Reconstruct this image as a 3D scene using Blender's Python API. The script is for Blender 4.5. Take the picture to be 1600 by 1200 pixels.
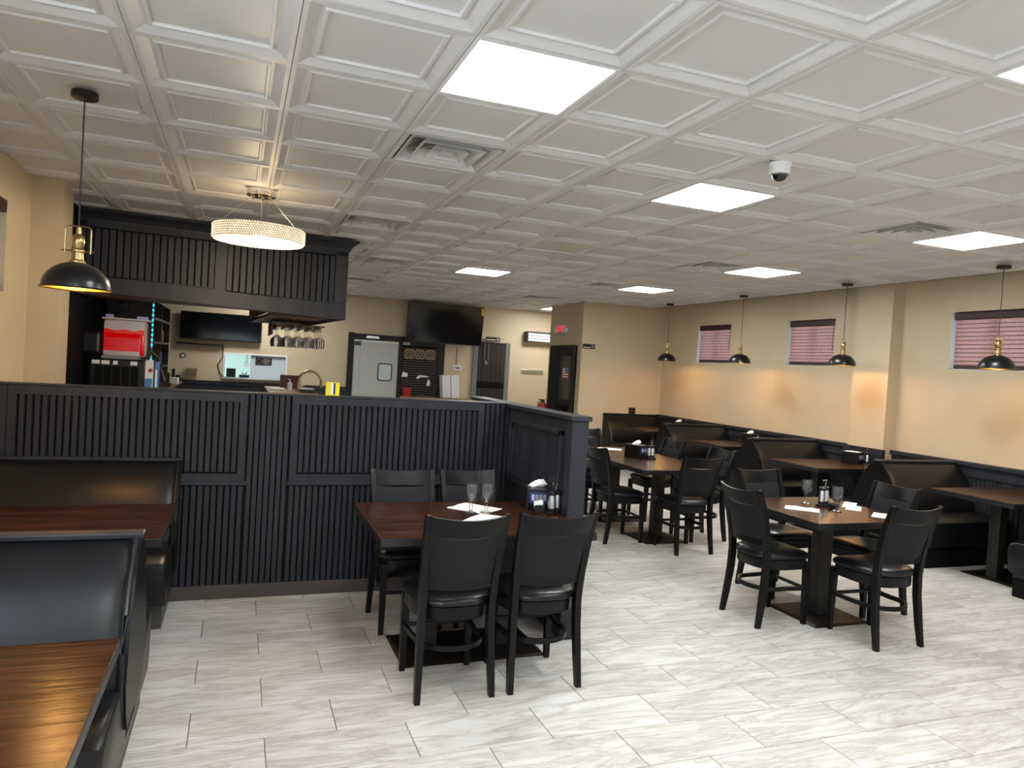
import bpy, bmesh, math, random
from mathutils import Vector, Matrix
random.seed(7)
PI = math.pi
for o in list(bpy.data.objects): bpy.data.objects.remove(o, do_unlink=True)
S = bpy.context.scene
COL = S.collection

# ------------------------------------------------------------------ camera
F_PX, YAW, PITCH, ROLL, EYE = 1132.0, .3613, -.0235, .0605, 1.65      # fitted from ceiling and floor grids
ZC = 2.851
_f = Vector((math.sin(YAW)*math.cos(PITCH), math.cos(YAW)*math.cos(PITCH), math.sin(PITCH)))
_r0 = Vector((math.cos(YAW), -math.sin(YAW), 0)); _u0 = _r0.cross(_f)
_r = math.cos(ROLL)*_r0 + math.sin(ROLL)*_u0
_u = -math.sin(ROLL)*_r0 + math.cos(ROLL)*_u0
cam = bpy.data.cameras.new('camera'); co = bpy.data.objects.new('camera', cam); COL.objects.link(co)
cam.sensor_width = 36; cam.lens = 36*F_PX/1600; cam.clip_start = .05; cam.clip_end = 200
M = Matrix.Identity(4)
for i in range(3): M[i][0], M[i][1], M[i][2] = _r[i], _u[i], -_f[i]
M[2][3] = EYE
co.matrix_world = M
S.camera = co
def ray(u, v): return _r*((u-800)/F_PX) - _u*((v-600)/F_PX) + _f
def at_y(u, v, y): d = ray(u, v); t = y/d.y; return Vector((d.x*t, y, EYE+d.z*t))
def at_x(u, v, x): d = ray(u, v); t = x/d.x; return Vector((x, d.y*t, EYE+d.z*t))
def at_z(u, v, z): d = ray(u, v); t = (z-EYE)/d.z; return Vector((d.x*t, d.y*t, z))
def pix(p):
    d = Vector(p)-Vector((0, 0, EYE)); w = d.dot(_f)
    return (800+F_PX*d.dot(_r)/w, 600-F_PX*d.dot(_u)/w) if w > .05 else None

# ------------------------------------------------------------------ world, light, exposure
S.view_settings.view_transform = 'Standard'; S.view_settings.look = 'None'
S.view_settings.gamma = 1; S.view_settings.use_curve_mapping = False
S.view_settings.exposure = 0.78
XL_ = -1.52
PANEL = 24.0          # strength of the ceiling panels
wd = bpy.data.worlds.new('world'); S.world = wd; wd.use_nodes = True
wn = wd.node_tree.nodes; wl = wd.node_tree.links
bg = wn['Background']; sky = wn.new('ShaderNodeTexSky'); sky.sky_type = 'HOSEK_WILKIE'; sky.turbidity = 4
sky.sun_direction = (-.3, -.5, .8)
wl.new(sky.outputs[0], bg.inputs[0]); bg.inputs[1].default_value = 7.5
def area(name, loc, rot, sx, sy, power, col):
    l = bpy.data.lights.new(name, 'AREA'); l.shape = 'RECTANGLE'; l.size = sx; l.size_y = sy; l.energy = power; l.color = col
    o = bpy.data.objects.new(name, l); COL.objects.link(o); o.location = loc; o.rotation_euler = rot; return o
# daylight entering by the shop windows in the street wall behind the camera
for i, x in enumerate((.1, 3.0, 5.7)):
    area('window_daylight', (x, -3.18, 1.55), (PI/2, 0, 0), 1.9, 1.7, 9, (.74, .87, 1))
# and by two windows high in the left wall, beside and behind the camera
for y in (1.0, -1.6):
    area('window_daylight', (XL_-.04, y, 2.0), (0, -PI/2, 0), 1.1, 1.4, 34, (.66, .82, 1))

# ------------------------------------------------------------------ materials
MAT = {}
def nodes(m): return m.node_tree.nodes, m.node_tree.links
def mat(name, col, rough=.5, metal=0, emit=None, es=0, spec=.5, bump=None, coat=0, alpha=None, trans=0, ior=None):
    m = bpy.data.materials.new(name); m.use_nodes = True; n, l = nodes(m); b = n['Principled BSDF']
    b.inputs['Base Color'].default_value = (*col, 1); b.inputs['Roughness'].default_value = rough
    b.inputs['Metallic'].default_value = metal; b.inputs['Specular IOR Level'].default_value = spec
    if coat: b.inputs['Coat Weight'].default_value = coat; b.inputs['Coat Roughness'].default_value = .15
    if emit: b.inputs['Emission Color'].default_value = (*emit, 1); b.inputs['Emission Strength'].default_value = es
    if trans: b.inputs['Transmission Weight'].default_value = trans
    if ior: b.inputs['IOR'].default_value = ior
    if bump:
        sc, st, stretch = bump
        tc = n.new('ShaderNodeTexCoord'); mp = n.new('ShaderNodeMapping'); nz = n.new('ShaderNodeTexNoise'); bp = n.new('ShaderNodeBump')
        mp.inputs['Scale'].default_value = stretch; nz.inputs['Scale'].default_value = sc; nz.inputs['Detail'].default_value = 4
        bp.inputs['Strength'].default_value = st; bp.inputs['Distance'].default_value = .01
        l.new(tc.outputs['Object'], mp.inputs[0]); l.new(mp.outputs[0], nz.inputs[0]); l.new(nz.outputs[0], bp.inputs['Height']); l.new(bp.outputs[0], b.inputs['Normal'])
    MAT[name] = m; return m
def mottled(name, c1, c2, scale, stretch=(1, 1, 1), rough=.5, lo=.35, hi=.65, detail=5, spec=.5, distort=0, rot=0, bump=0, coat=0, randomize=0, c3=None):
    m = mat(name, c1, rough, spec=spec, coat=coat); n, l = nodes(m); b = n['Principled BSDF']
    tc = n.new('ShaderNodeTexCoord'); mp = n.new('ShaderNodeMapping'); nz = n.new('ShaderNodeTexNoise'); cr = n.new('ShaderNodeValToRGB')
    mp.inputs['Scale'].default_value = stretch; mp.inputs['Rotation'].default_value = (0, 0, rot)
    nz.inputs['Scale'].default_value = scale; nz.inputs['Detail'].default_value = detail; nz.inputs['Distortion'].default_value = distort
    src = tc.outputs['Object']
    if randomize:
        geo = n.new('ShaderNodeNewGeometry'); oi = n.new('ShaderNodeObjectInfo'); ad = n.new('ShaderNodeMath'); ml = n.new('ShaderNodeVectorMath'); av = n.new('ShaderNodeVectorMath')
        ad.operation = 'ADD'; ml.operation = 'SCALE'; av.operation = 'ADD'; ml.inputs[0].default_value = (13.7, 7.3, 3.1); 
        l.new(geo.outputs['Random Per Island'], ad.inputs[0]); l.new(oi.outputs['Random'], ad.inputs[1])
        mm = n.new('ShaderNodeMath'); mm.operation = 'MULTIPLY'; mm.inputs[1].default_value = randomize; l.new(ad.outputs[0], mm.inputs[0])
        l.new(mm.outputs[0], ml.inputs['Scale']); l.new(tc.outputs['Object'], av.inputs[0]); l.new(ml.outputs[0], av.inputs[1]); src = av.outputs[0]
    l.new(src, mp.inputs[0]); l.new(mp.outputs[0], nz.inputs[0]); l.new(nz.outputs[0], cr.inputs[0])
    e = cr.color_ramp.elements; e[0].position = lo; e[0].color = (*c1, 1); e[1].position = hi; e[1].color = (*c2, 1)
    if c3: k = e.new((lo+hi)/2); k.color = (*c3, 1)
    l.new(cr.outputs[0], b.inputs['Base Color'])
    if bump:
        bp = n.new('ShaderNodeBump'); bp.inputs['Strength'].default_value = bump; bp.inputs['Distance'].default_value = .005
        l.new(nz.outputs[0], bp.inputs['Height']); l.new(bp.outputs[0], b.inputs['Normal'])
    return m
mottled('paint', (.57, .46, .30), (.60, .485, .32), 2.5, rough=.42, spec=.4)
mottled('blackwood', (.0145, .0148, .0195), (.0245, .0255, .033), 9, (1, 1, .12), rough=.45, bump=.25, spec=.35)
mat('chairwood', (.0035, .0035, .0042), .38, spec=.22, bump=(60, .08, (1, 1, .1)))
mottled('vinyl', (.005, .0052, .0062), (.0075, .008, .0095), 6, rough=.36, bump=.06, spec=.3)
mat('chairpad', (.0085, .0095, .0115), .6, spec=.2, bump=(300, .05, (1, 1, 1)))
mat('seatvinyl', (.005, .0054, .0066), .32, spec=.35)
mottled('walnut', (.011, .0038, .002), (.082, .029, .012), 3.4, (.8, 11, 11), rough=.22, bump=.25, lo=.3, hi=.72, detail=7, distort=.6, c3=(.034, .0115, .0052), spec=.17)
mat('tableedge', (.006, .006, .007), .4)
mat('basemetal', (.020, .014, .010), .45, .6)
mat('columnmetal', (.022, .019, .016), .4, .3)
mat('plinth', (.055, .05, .047), .5)
mat('baseboard', (.060, .048, .042), .55)
mat('ceiltile', (.66, .645, .635), .38, spec=.45)
mat('ceilslab', (.30, .29, .28), .8)
mat('white', (.8, .8, .79), .4)
mat('paper', (.87, .87, .86), .7)
mat('grout', (.16, .15, .14), .9)
mat('black', (.006, .006, .006), .35)
mat('matteblack', (.003, .003, .003), .7, spec=.15)
mat('shade', (.006, .006, .007), .28)
mat('brass', (.46, .33, .15), .3, 1)
mat('goldin', (.9, .6, .12), .35, 1)
mat('chrome', (.8, .8, .8), .08, 1)
mat('steel', (.62, .62, .6), .28, 1)
mat('bulb', (1, .8, .5), .5, emit=(1, .62, .22), es=18)
mat('panel_light', (1, 1, 1), .5, emit=(.97, 1, 1), es=PANEL)
mat('panel_off', (.62, .59, .52), .4)
mat('crystal', (.9, .88, .8), .12, emit=(1, .9, .66), es=.36)
mat('crystal2', (.4, .32, .2), .2, emit=(1, .74, .36), es=.10)
mat('screen', (.004, .0045, .006), .09, spec=.6)
mat('tvframe', (.005, .005, .005), .3)
mat('doorgrey', (.50, .50, .48), .4)
mat('greyframe', (.15, .15, .15), .5)
mat('darkframe', (.011, .010, .0105), .5, spec=.3)
mat('brownwood', (.055, .032, .022), .5)
mottled('barwood', (.20, .085, .032), (.34, .16, .07), 4, (1, 8, 1), rough=.3)
mottled('hallwood', (.010, .007, .005), (.028, .017, .010), 6, (9, 1, .3), rough=.45)
mat('rackwood', (.10, .052, .028), .5)
mat('wicker', (.28, .2, .1), .7)
mat('cyanwall_glow', (.55, .75, .72), .5, emit=(.62, .95, .9), es=.16)  # emission stands in for the kitchen's own lighting
mat('passpanel', (.6, .65, .68), .25)
mat('red', (.45, .01, .012), .35)
mat('slush', (.62, .004, .008), .25, emit=(.8, .01, .01), es=.12)  # slight emission added so the slush looks lit
mat('redpaint', (.4, .015, .015), .3)
mat('yellow', (.86, .70, .01), .5)
mat('navy', (.02, .025, .09), .5)
mat('blueprint', (.08, .22, .55), .5)
mat('lavender', (.42, .42, .8), .4)
mat('orangeprint', (.8, .2, .06), .5)
mat('exit_red', (.8, .02, .03), .4, emit=(1, .02, .04), es=.7)
mat('exitcase', (.36, .40, .37), .4)
mat('led', (.05, .6, .8), .4, emit=(.01, .55, .85), es=1.1)
mat('terracotta', (.13, .028, .018), .4)
mat('tan', (.34, .24, .13), .6)
mat('blindtrim', (.045, .014, .016), .5)
mat('glassware', (1, 1, 1), .02, trans=1, ior=1.45)
mat('clearplastic', (.9, .95, 1), .08, trans=.75, ior=1.2)
mat('tray', (.25, .25, .25), .4)
def mk_glass(name, tint, f):
    m = bpy.data.materials.new(name); m.use_nodes = True; n, l = nodes(m); n.remove(n['Principled BSDF'])
    t = n.new('ShaderNodeBsdfTransparent'); g = n.new('ShaderNodeBsdfGlossy'); mx = n.new('ShaderNodeMixShader'); lw = n.new('ShaderNodeFresnel')
    t.inputs[0].default_value = (*tint, 1); g.inputs['Roughness'].default_value = .03; lw.inputs[0].default_value = f
    l.new(lw.outputs[0], mx.inputs[0]); l.new(t.outputs[0], mx.inputs[1]); l.new(g.outputs[0], mx.inputs[2]); l.new(mx.outputs[0], n['Material Output'].inputs[0]); MAT[name] = m
def mk_clear(name, white, tint, f):
    mk_glass(name, tint, f); m = MAT[name]; n, l = nodes(m); out = n['Material Output']; src = out.inputs[0].links[0].from_socket
    d = n.new('ShaderNodeBsdfDiffuse'); d.inputs[0].default_value = (.9, .93, .96, 1); mx = n.new('ShaderNodeMixShader'); mx.inputs[0].default_value = white
    l.new(src, mx.inputs[1]); l.new(d.outputs[0], mx.inputs[2]); l.new(mx.outputs[0], out.inputs[0])
mk_glass('pane', (.9, .93, .93), 1.5)
mk_clear('wineglass', .022, (.985, .987, .987), 1.34)
mk_clear('tankplastic', .6, (.9, .95, 1), 1.3)
mk_glass('tintpane', (.30, .33, .35), 1.5)  # dark tint added to hold back sky light at the unseen windows
def mk_fabric():
    m = bpy.data.materials.new('blindfabric'); m.use_nodes = True; n, l = nodes(m); n.remove(n['Principled BSDF'])
    d = n.new('ShaderNodeBsdfDiffuse'); t = n.new('ShaderNodeBsdfTranslucent'); mx = n.new('ShaderNodeMixShader')
    nz = n.new('ShaderNodeTexNoise'); nz.inputs['Scale'].default_value = 60; cr = n.new('ShaderNodeValToRGB'); tc = n.new('ShaderNodeTexCoord')
    cr.color_ramp.elements[0].color = (.62, .27, .225, 1); cr.color_ramp.elements[1].color = (.95, .60, .52, 1)
    l.new(tc.outputs['Object'], nz.inputs[0]); l.new(nz.outputs[0], cr.inputs[0]); l.new(cr.outputs[0], d.inputs[0]); l.new(cr.outputs[0], t.inputs[0])
    mx.inputs[0].default_value = .6; l.new(d.outputs[0], mx.inputs[1]); l.new(t.outputs[0], mx.inputs[2]); l.new(mx.outputs[0], n['Material Output'].inputs[0]); MAT['blindfabric'] = m
mk_fabric()
def mk_floor():
    m = mat('floortile', (.5, .48, .45), .48, spec=.3); n, l = nodes(m); b = n['Principled BSDF']
    tc = n.new('ShaderNodeTexCoord'); geo = n.new('ShaderNodeNewGeometry'); oi = n.new('ShaderNodeObjectInfo')
    ad = n.new('ShaderNodeMath'); ad.operation = 'ADD'; l.new(geo.outputs['Random Per Island'], ad.inputs[0]); l.new(oi.outputs['Random'], ad.inputs[1])
    sc = n.new('ShaderNodeVectorMath'); sc.operation = 'SCALE'; sc.inputs[0].default_value = (31.7, 47.3, 17.1); l.new(ad.outputs[0], sc.inputs['Scale'])
    av = n.new('ShaderNodeVectorMath'); av.operation = 'ADD'; l.new(tc.outputs['Object'], av.inputs[0]); l.new(sc.outputs[0], av.inputs[1])
    def noise(scale, stretch, rot, detail, dist, rough=.55):
        mp = n.new('ShaderNodeMapping'); mp.inputs['Scale'].default_value = stretch; mp.inputs['Rotation'].default_value = (0, 0, rot)
        nz = n.new('ShaderNodeTexNoise'); nz.inputs['Scale'].default_value = scale; nz.inputs['Detail'].default_value = detail; nz.inputs['Distortion'].default_value = dist; nz.inputs['Roughness'].default_value = rough
        l.new(av.outputs[0], mp.inputs[0]); l.new(mp.outputs[0], nz.inputs[0]); return nz.outputs[0]
    def ramp(x, stops):
        cr = n.new('ShaderNodeValToRGB'); l.new(x, cr.inputs[0]); e = cr.color_ramp.elements
        e[0].position, e[0].color = stops[0][0], (*stops[0][1], 1); e[1].position, e[1].color = stops[-1][0], (*stops[-1][1], 1)
        for p, c in stops[1:-1]: k = e.new(p); k.color = (*c, 1)
        return cr.outputs[0]
    broad = ramp(noise(1.9, (1, 3.6, 1), -.26, 6, .8), [(.3, (.49, .472, .44)), (.55, (.60, .588, .563)), (.8, (.63, .622, .602))])
    vein = ramp(noise(2.2, (.6, 3.6, 1), -.32, 9, 1.3, .62), [(.40, (1, 1, 1)), (.475, (.80, .765, .72)), (.50, (.62, .575, .53)), (.525, (.82, .79, .75)), (.60, (1, 1, 1))])
    fine = ramp(noise(22, (.5, 3, 1), -.2, 5, .3), [(.35, (.93, .92, .91)), (.6, (1, 1, 1))])
    m1 = n.new('ShaderNodeMixRGB'); m1.blend_type = 'MULTIPLY'; m1.inputs[0].default_value = .8; l.new(broad, m1.inputs[1]); l.new(vein, m1.inputs[2])
    m2 = n.new('ShaderNodeMixRGB'); m2.blend_type = 'MULTIPLY'; m2.inputs[0].default_value = 1; l.new(m1.outputs[0], m2.inputs[1]); l.new(fine, m2.inputs[2])
    l.new(m2.outputs[0], b.inputs['Base Color'])
mk_floor()

# ------------------------------------------------------------------ mesh helpers
class B:
    def __init__(s): s.bm = bmesh.new()
    def box(s, x0, x1, y0, y1, z0, z1, bev=0, mtx=None, seg=2):
        r = bmesh.ops.create_cube(s.bm, size=1); vs = r['verts']
        for v in vs: v.co = Vector(((x0+x1)/2+v.co.x*(x1-x0), (y0+y1)/2+v.co.y*(y1-y0), (z0+z1)/2+v.co.z*(z1-z0)))
        if bev:
            es = list({e for v in vs for e in v.link_edges})
            rr = bmesh.ops.bevel(s.bm, geom=es, offset=bev, segments=seg, affect='EDGES', profile=.5)
            vs = list({v for f in rr['faces'] for v in f.verts} | {v for v in vs if v.is_valid})
        if mtx:
            for v in vs: v.co = mtx @ v.co
        return s
    def loft(s, rings, cap=True, closed=True):
        rv = [[s.bm.verts.new(p) for p in r] for r in rings]; n = len(rv[0])
        for a, b in zip(rv, rv[1:]):
            for i in range(n if closed else n-1):
                j = (i+1) % n
                try: s.bm.faces.new((a[i], a[j], b[j], b[i]))
                except ValueError: pass
        if cap and closed:
            s.bm.faces.new(rv[0][::-1]); s.bm.faces.new(rv[-1])
        return s
    def lathe(s, prof, c=(0, 0, 0), seg=24, axis='z', cap=False):
        rings = []
        for r, h in prof:
            ring = []
            for i in range(seg):
                a = 2*PI*i/seg; p = (r*math.cos(a), r*math.sin(a), h)
                if axis == 'x': p = (h, r*math.cos(a), r*math.sin(a))
                if axis == 'y': p = (r*math.sin(a), h, r*math.cos(a))
                ring.append((c[0]+p[0], c[1]+p[1], c[2]+p[2]))
            rings.append(ring)
        return s.loft(rings, cap=cap)
    def tube(s, pts, r, seg=8, taper=None):
        pts = [Vector(p) for p in pts]; rings = []; up = Vector((0, 0, 1))
        for i, p in enumerate(pts):
            t = (pts[min(i+1, len(pts)-1)]-pts[max(i-1, 0)]).normalized()
            a = t.cross(up if abs(t.z) < .95 else Vector((0, 1, 0))).normalized(); b = t.cross(a)
            rr = r if taper is None else r*taper[i]
            rings.append([p+a*rr*math.cos(2*PI*k/seg)+b*rr*math.sin(2*PI*k/seg) for k in range(seg)])
        return s.loft(rings)
    def bar(s, secs):     # secs: (centre, half x, half y) rectangular sections stacked in z
        return s.loft([[(c[0]-a, c[1]-b, c[2]), (c[0]+a, c[1]-b, c[2]), (c[0]+a, c[1]+b, c[2]), (c[0]-a, c[1]+b, c[2])] for c, a, b in secs])
    def prism(s, poly, a0, a1, axis='x'):     # poly in the other two axes
        def P(q, a): return {'x': (a, q[0], q[1]), 'y': (q[0], a, q[1]), 'z': (q[0], q[1], a)}[axis]
        return s.loft([[P(q, a0) for q in poly], [P(q, a1) for q in poly]])
    def frame(s, x0, x1, z0, z1, y0, y1, w, wb=None, wt=None):   # rectangular frame in the xz plane
        wb = w if wb is None else wb; wt = w if wt is None else wt
        s.box(x0, x0+w, y0, y1, z0, z1); s.box(x1-w, x1, y0, y1, z0, z1); s.box(x0+w, x1-w, y0, y1, z0, z0+wb); s.box(x0+w, x1-w, y0, y1, z1-wt, z1); return s
    def obj(s, name, m, parent=None, smooth=False, loc=None, kind=None, label=None, rotz=0):
        bmesh.ops.recalc_face_normals(s.bm, faces=s.bm.faces)
        me = bpy.data.meshes.new(name); s.bm.to_mesh(me); s.bm.free()
        ms = m if isinstance(m, list) else [m]
        for k in ms: me.materials.append(MAT[k])
        if smooth:
            me.shade_smooth(); me.set_sharp_from_angle(angle=.7)
        o = bpy.data.objects.new(name, me); COL.objects.link(o)
        if parent: o.parent = parent
        if loc: o.location = loc
        if rotz: o.rotation_euler.z = rotz
        if kind: o['kind'] = kind
        if label: o['label'] = label
        return o
def thing(name, label, cat, loc=(0, 0, 0), rotz=0, group=None):
    o = bpy.data.objects.new(name, None); COL.objects.link(o); o.empty_display_size = .1
    o.location = loc; o.rotation_euler = (0, 0, rotz); o['label'] = label; o['category'] = cat
    if group: o['group'] = group
    return o
def tag(o, label, cat, group=None):
    o['label'] = label; o['category'] = cat
    if group: o['group'] = group
    return o
def struct(o, label, cat='wall'):
    o['kind'] = 'structure'; o['label'] = label; o['category'] = cat; return o
def dup(root, loc, rotz=0, label=None, group=None):
    def cp(o, par):
        c = o.copy(); COL.objects.link(c); c.parent = par
        for k in [k for k in o.children]: cp(k, c)
        return c
    r = cp(root, None); r.location = loc; r.rotation_euler = (0, 0, rotz)
    if label: r['label'] = label
    if group: r['group'] = group
    return r
def text(body, size, m, parent, loc, rot, name='lettering', depth=.001):
    cu = bpy.data.curves.new(name, 'FONT'); cu.body = body; cu.size = size; cu.extrude = depth; cu.align_x = 'CENTER'; cu.align_y = 'CENTER'
    t = bpy.data.objects.new('tmp', cu); COL.objects.link(t)
    dg = bpy.context.evaluated_depsgraph_get(); me = bpy.data.meshes.new_from_object(t.evaluated_get(dg)); bpy.data.objects.remove(t)
    me.materials.clear(); me.materials.append(MAT[m])
    o = bpy.data.objects.new(name, me); COL.objects.link(o); o.parent = parent; o.location = loc; o.rotation_euler = rot; return o
def child(name, me, parent, loc, rotz=0):
    o = bpy.data.objects.new(name, me); COL.objects.link(o); o.parent = parent; o.location = loc; o.rotation_euler.z = rotz; return o

# ------------------------------------------------------------------ the room
XL, XR, YB, YF, YS, XB = -1.52, 7.2, 11.4, 14.3, -3.2, 5.56     # left, right, booth back wall, far wall, street wall, block side
def slab_holes(b, axis, c0, c1, a0, a1, z0, z1, holes):
    As = sorted({a0, a1, *[h[0] for h in holes], *[h[1] for h in holes]}); Zs = sorted({z0, z1, *[h[2] for h in holes], *[h[3] for h in holes]})
    for i in range(len(As)-1):
        for j in range(len(Zs)-1):
            am, zm = (As[i]+As[i+1])/2, (Zs[j]+Zs[j+1])/2
            if any(h[0] < am < h[1] and h[2] < zm < h[3] for h in holes): continue
            if axis == 'x': b.box(c0, c1, As[i], As[i+1], Zs[j], Zs[j+1])
            else: b.box(As[i], As[i+1], c0, c1, Zs[j], Zs[j+1])
    bmesh.ops.remove_doubles(b.bm, verts=b.bm.verts, dist=1e-5)
    return b
floor = struct(B().box(XL-.2, XR+.2, YS-.2, YF+.2, -.12, -.0045).obj('floor', 'grout'), 'pale grey veined stone look tile floor', 'floor')
ceil = struct(B().box(XL-.2, XR+.2, YS-.2, YF+.2, ZC+.06, ZC+.18).obj('ceiling', 'ceilslab'), 'white coffered tile ceiling', 'ceiling')
WIN = [(9.48, 10.35), (7.345, 8.21), (4.83, 5.70)]
wr = struct(slab_holes(B(), 'x', XR, XR+.2, YS, YF, 0, ZC+.06, [(a, b, 1.91, 2.53) for a, b in WIN]).obj('wall_right', 'paint'), 'beige wall with small high windows along the booths')
wlft = struct(slab_holes(B(), 'x', XL-.2, XL, YS, YF, 0, ZC+.06, [(4.95, 5.85, 1.95, 2.57), (.3, 1.7, 1.45, 2.55), (-2.3, -.9, 1.45, 2.55)]).obj('wall_left', 'paint'), 'beige wall beside the booths and black partition')
struct(B().box(XB, XR, YB, YB+.15, 0, ZC+.06).obj('wall_back', 'paint'), 'beige wall behind the last booth with black outlet')
struct(B().box(XB, XB+.15, YB+.15, 12.8, 0, ZC+.06).obj('wall_side', 'paint'), 'beige side wall holding the exit door')
PASS = (-.245, .82, 1.15, 1.575)
struct(slab_holes(B(), 'y', YF, YF+.15, XL, XR, 0, ZC+.06, [PASS]).obj('wall_far', 'paint'), 'far beige wall with televisions and kitchen door')
struct(slab_holes(B(), 'y', YS-.2, YS, XL, XR, 0, ZC+.06, [(-.85, 1.05, .7, 2.4), (2.05, 3.95, .7, 2.4), (4.75, 6.65, .7, 2.4)]).obj('wall_front', 'paint'), 'beige street wall with three large shop windows')
for i, x in enumerate((.1, 3.0, 5.7)):
    w = struct(B().frame(x-.95, x+.95, .7, 2.4, YS-.14, YS-.06, .05).box(x-.02, x+.02, YS-.13, YS-.07, .75, 2.35).obj('window_%d' % (i+5), 'darkframe'), 'large shop window in the street wall', 'window')
    B().box(x-.9, x+.9, YS-.105, YS-.098, .75, 2.35).obj('pane', 'tintpane', w)
struct(B().box(XR-.17, XR, 6.32, 6.84, 0, ZC+.055).obj('trim_1', 'paint'), 'square beige pilaster on the window wall', 'pilaster')
struct(B().box(XL, -1.31, 6.43, 6.78, 0, ZC+.055).obj('trim_2', 'paint'), 'beige pilaster beside the bar canopy', 'pilaster')
struct(B().box(XL, -1.40, 6.78, 14.28, 0, ZC-.01).obj('trim_3', 'matteblack'), 'black panelled bar wall behind the pilaster', 'wall')
# dark dado and ledge behind the right-hand booths
dado = struct(B().box(XR-.028, XR, 2.2, YB, 0, .90).box(XR-.06, XR, 2.2, YB, .90, .95, .008).obj('trim_4', 'blackwood'), 'black dado rail and panelling behind the booths', 'trim')
b = B()
for i in range(200):
    y = 2.25+i*.045
    if y < 6.3 or y > 6.86: b.box(XR-.036, XR-.027, y, y+.034, .1, .78)
b.box(XR-.05, XR-.02, 2.2, YB, .80, .825); b.box(XR-.205, XR-.165, 6.29, 6.87, 0, .95)
b.obj('beadboard', 'blackwood', dado)
struct(B().box(XB+.005, 6.05, YB-.012, YB, 0, .1).obj('baseboard_back', 'baseboard'), 'dark baseboard on the back wall', 'baseboard')

# floor tiles, half bond
hs = .3055; fx, fy = -.1275, 3.511
def floor_mesh():
    b = B(); a, c, e = hs-.0022, hs/2-.0022, .0012
    b.loft([[(-a, -c, -.006), (a, -c, -.006), (a, c, -.006), (-a, c, -.006)], [(-a, -c, -e), (a, -c, -e), (a, c, -e), (-a, c, -e)], [(-a+e, -c+e, 0), (a-e, -c+e, 0), (a-e, c-e, 0), (-a+e, c-e, 0)]])
    return b
tb = floor_mesh(); proto = tb.obj('tile', 'floortile'); fme = proto.data; bpy.data.objects.remove(proto)
cand = []
for n in range(-22, 37):
    for k in range(-4, 14):
        x = fx + 2*hs*k + (hs if n % 2 else 2*hs); y = fy+hs*(n+.5)
        if not (XL-.3 < x < XR+.3 and YS < y < YF): continue
        p = pix((x, y, 0)); vis = p and -60 < p[0] < 1660 and 500 < p[1] < 1260 and x > -.6 and not (y > 5.2 and x < 1.9)
        cand.append((0 if vis else 1, x*x+y*y, x, y))
cand.sort()
for c in cand[:300]: child('tile', fme, floor, (c[2], c[3], 0))
bb = B()
for c in cand[300:]:
    q = bmesh.new(); q.from_mesh(fme); bmesh.ops.translate(q, verts=q.verts, vec=(c[2], c[3], 0)); tm = bpy.data.meshes.new('t'); q.to_mesh(tm); q.free(); bb.bm.from_mesh(tm); bpy.data.meshes.remove(tm)
bb.obj('tile_field', 'floortile', floor, kind='stuff')

# ceiling tiles: coffered, 0.61 m
T = .61; gx, gy = 1.366, 2.585
def ring(h, z): return [(-h, -h, z), (h, -h, z), (h, h, z), (-h, h, z)]
b = B(); b.loft([ring(.3035, .03), ring(.3035, 0), ring(.284, 0), ring(.279, .002), ring(.240, .019), ring(.228, .019), ring(.224, .010), ring(.214, .010), ring(.209, .021)], cap=False)
b.bm.faces.new([b.bm.verts.new(p) for p in ring(.209, .021)]); bmesh.ops.remove_doubles(b.bm, verts=b.bm.verts, dist=1e-5)
o = b.obj('ceiling_tile', 'ceiltile'); cme = o.data; bpy.data.objects.remove(o)
for poly in cme.polygons: poly.flip()
LIGHTS = [(-1, 0), (2, 2), (6, 2), (6, 6), (6, 10), (2, 10), (2, -2), (-3, -4), (6, -6), (-3, -8), (1, -7), (7, 17), (-2, 17)]  # the panels out of view are added to brighten the room
OFF = [(2, 6)]
VENTS = [(-1, 2), (-1, 6), (0, 10), (0, 14), (5, 6), (5, 2), (5, 10), (5, 14)]
taken = set(LIGHTS+OFF+VENTS)
def tpos(c, r): return gx+T*(c+.5), gy+T*(r+.5)
cand = []
for c in range(-5, 10):
    for r in range(-10, 20):
        x, y = tpos(c, r)
        if (c, r) in taken or not (XL-.31 < x < XR+.31 and YS-.3 < y < YF+.3): continue
        if x-.305 < XL-.19 or x+.305 > XR+.19: continue
        p = pix((x, y, ZC)); vis = p and -140 < p[0] < 1740 and -160 < p[1] < 520
        cand.append((0 if vis else 1, x*x+y*y, x, y))
cand.sort()
for c in cand[:300]: child('ceiling_tile', cme, ceil, (c[2], c[3], ZC))
bb = B()
for c in cand[300:]:
    q = bmesh.new(); q.from_mesh(cme); bmesh.ops.translate(q, verts=q.verts, vec=(c[2], c[3], ZC)); tm = bpy.data.meshes.new('t'); q.to_mesh(tm); q.free(); bb.bm.from_mesh(tm); bpy.data.meshes.remove(tm)
bb.bm.normal_update()
me = bpy.data.meshes.new('ceiling_tile_field'); bb.bm.to_mesh(me); bb.bm.free(); me.materials.append(MAT['ceiltile'])
o = child('ceiling_tile_field', me, ceil, (0, 0, 0)); o['kind'] = 'stuff'

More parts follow.
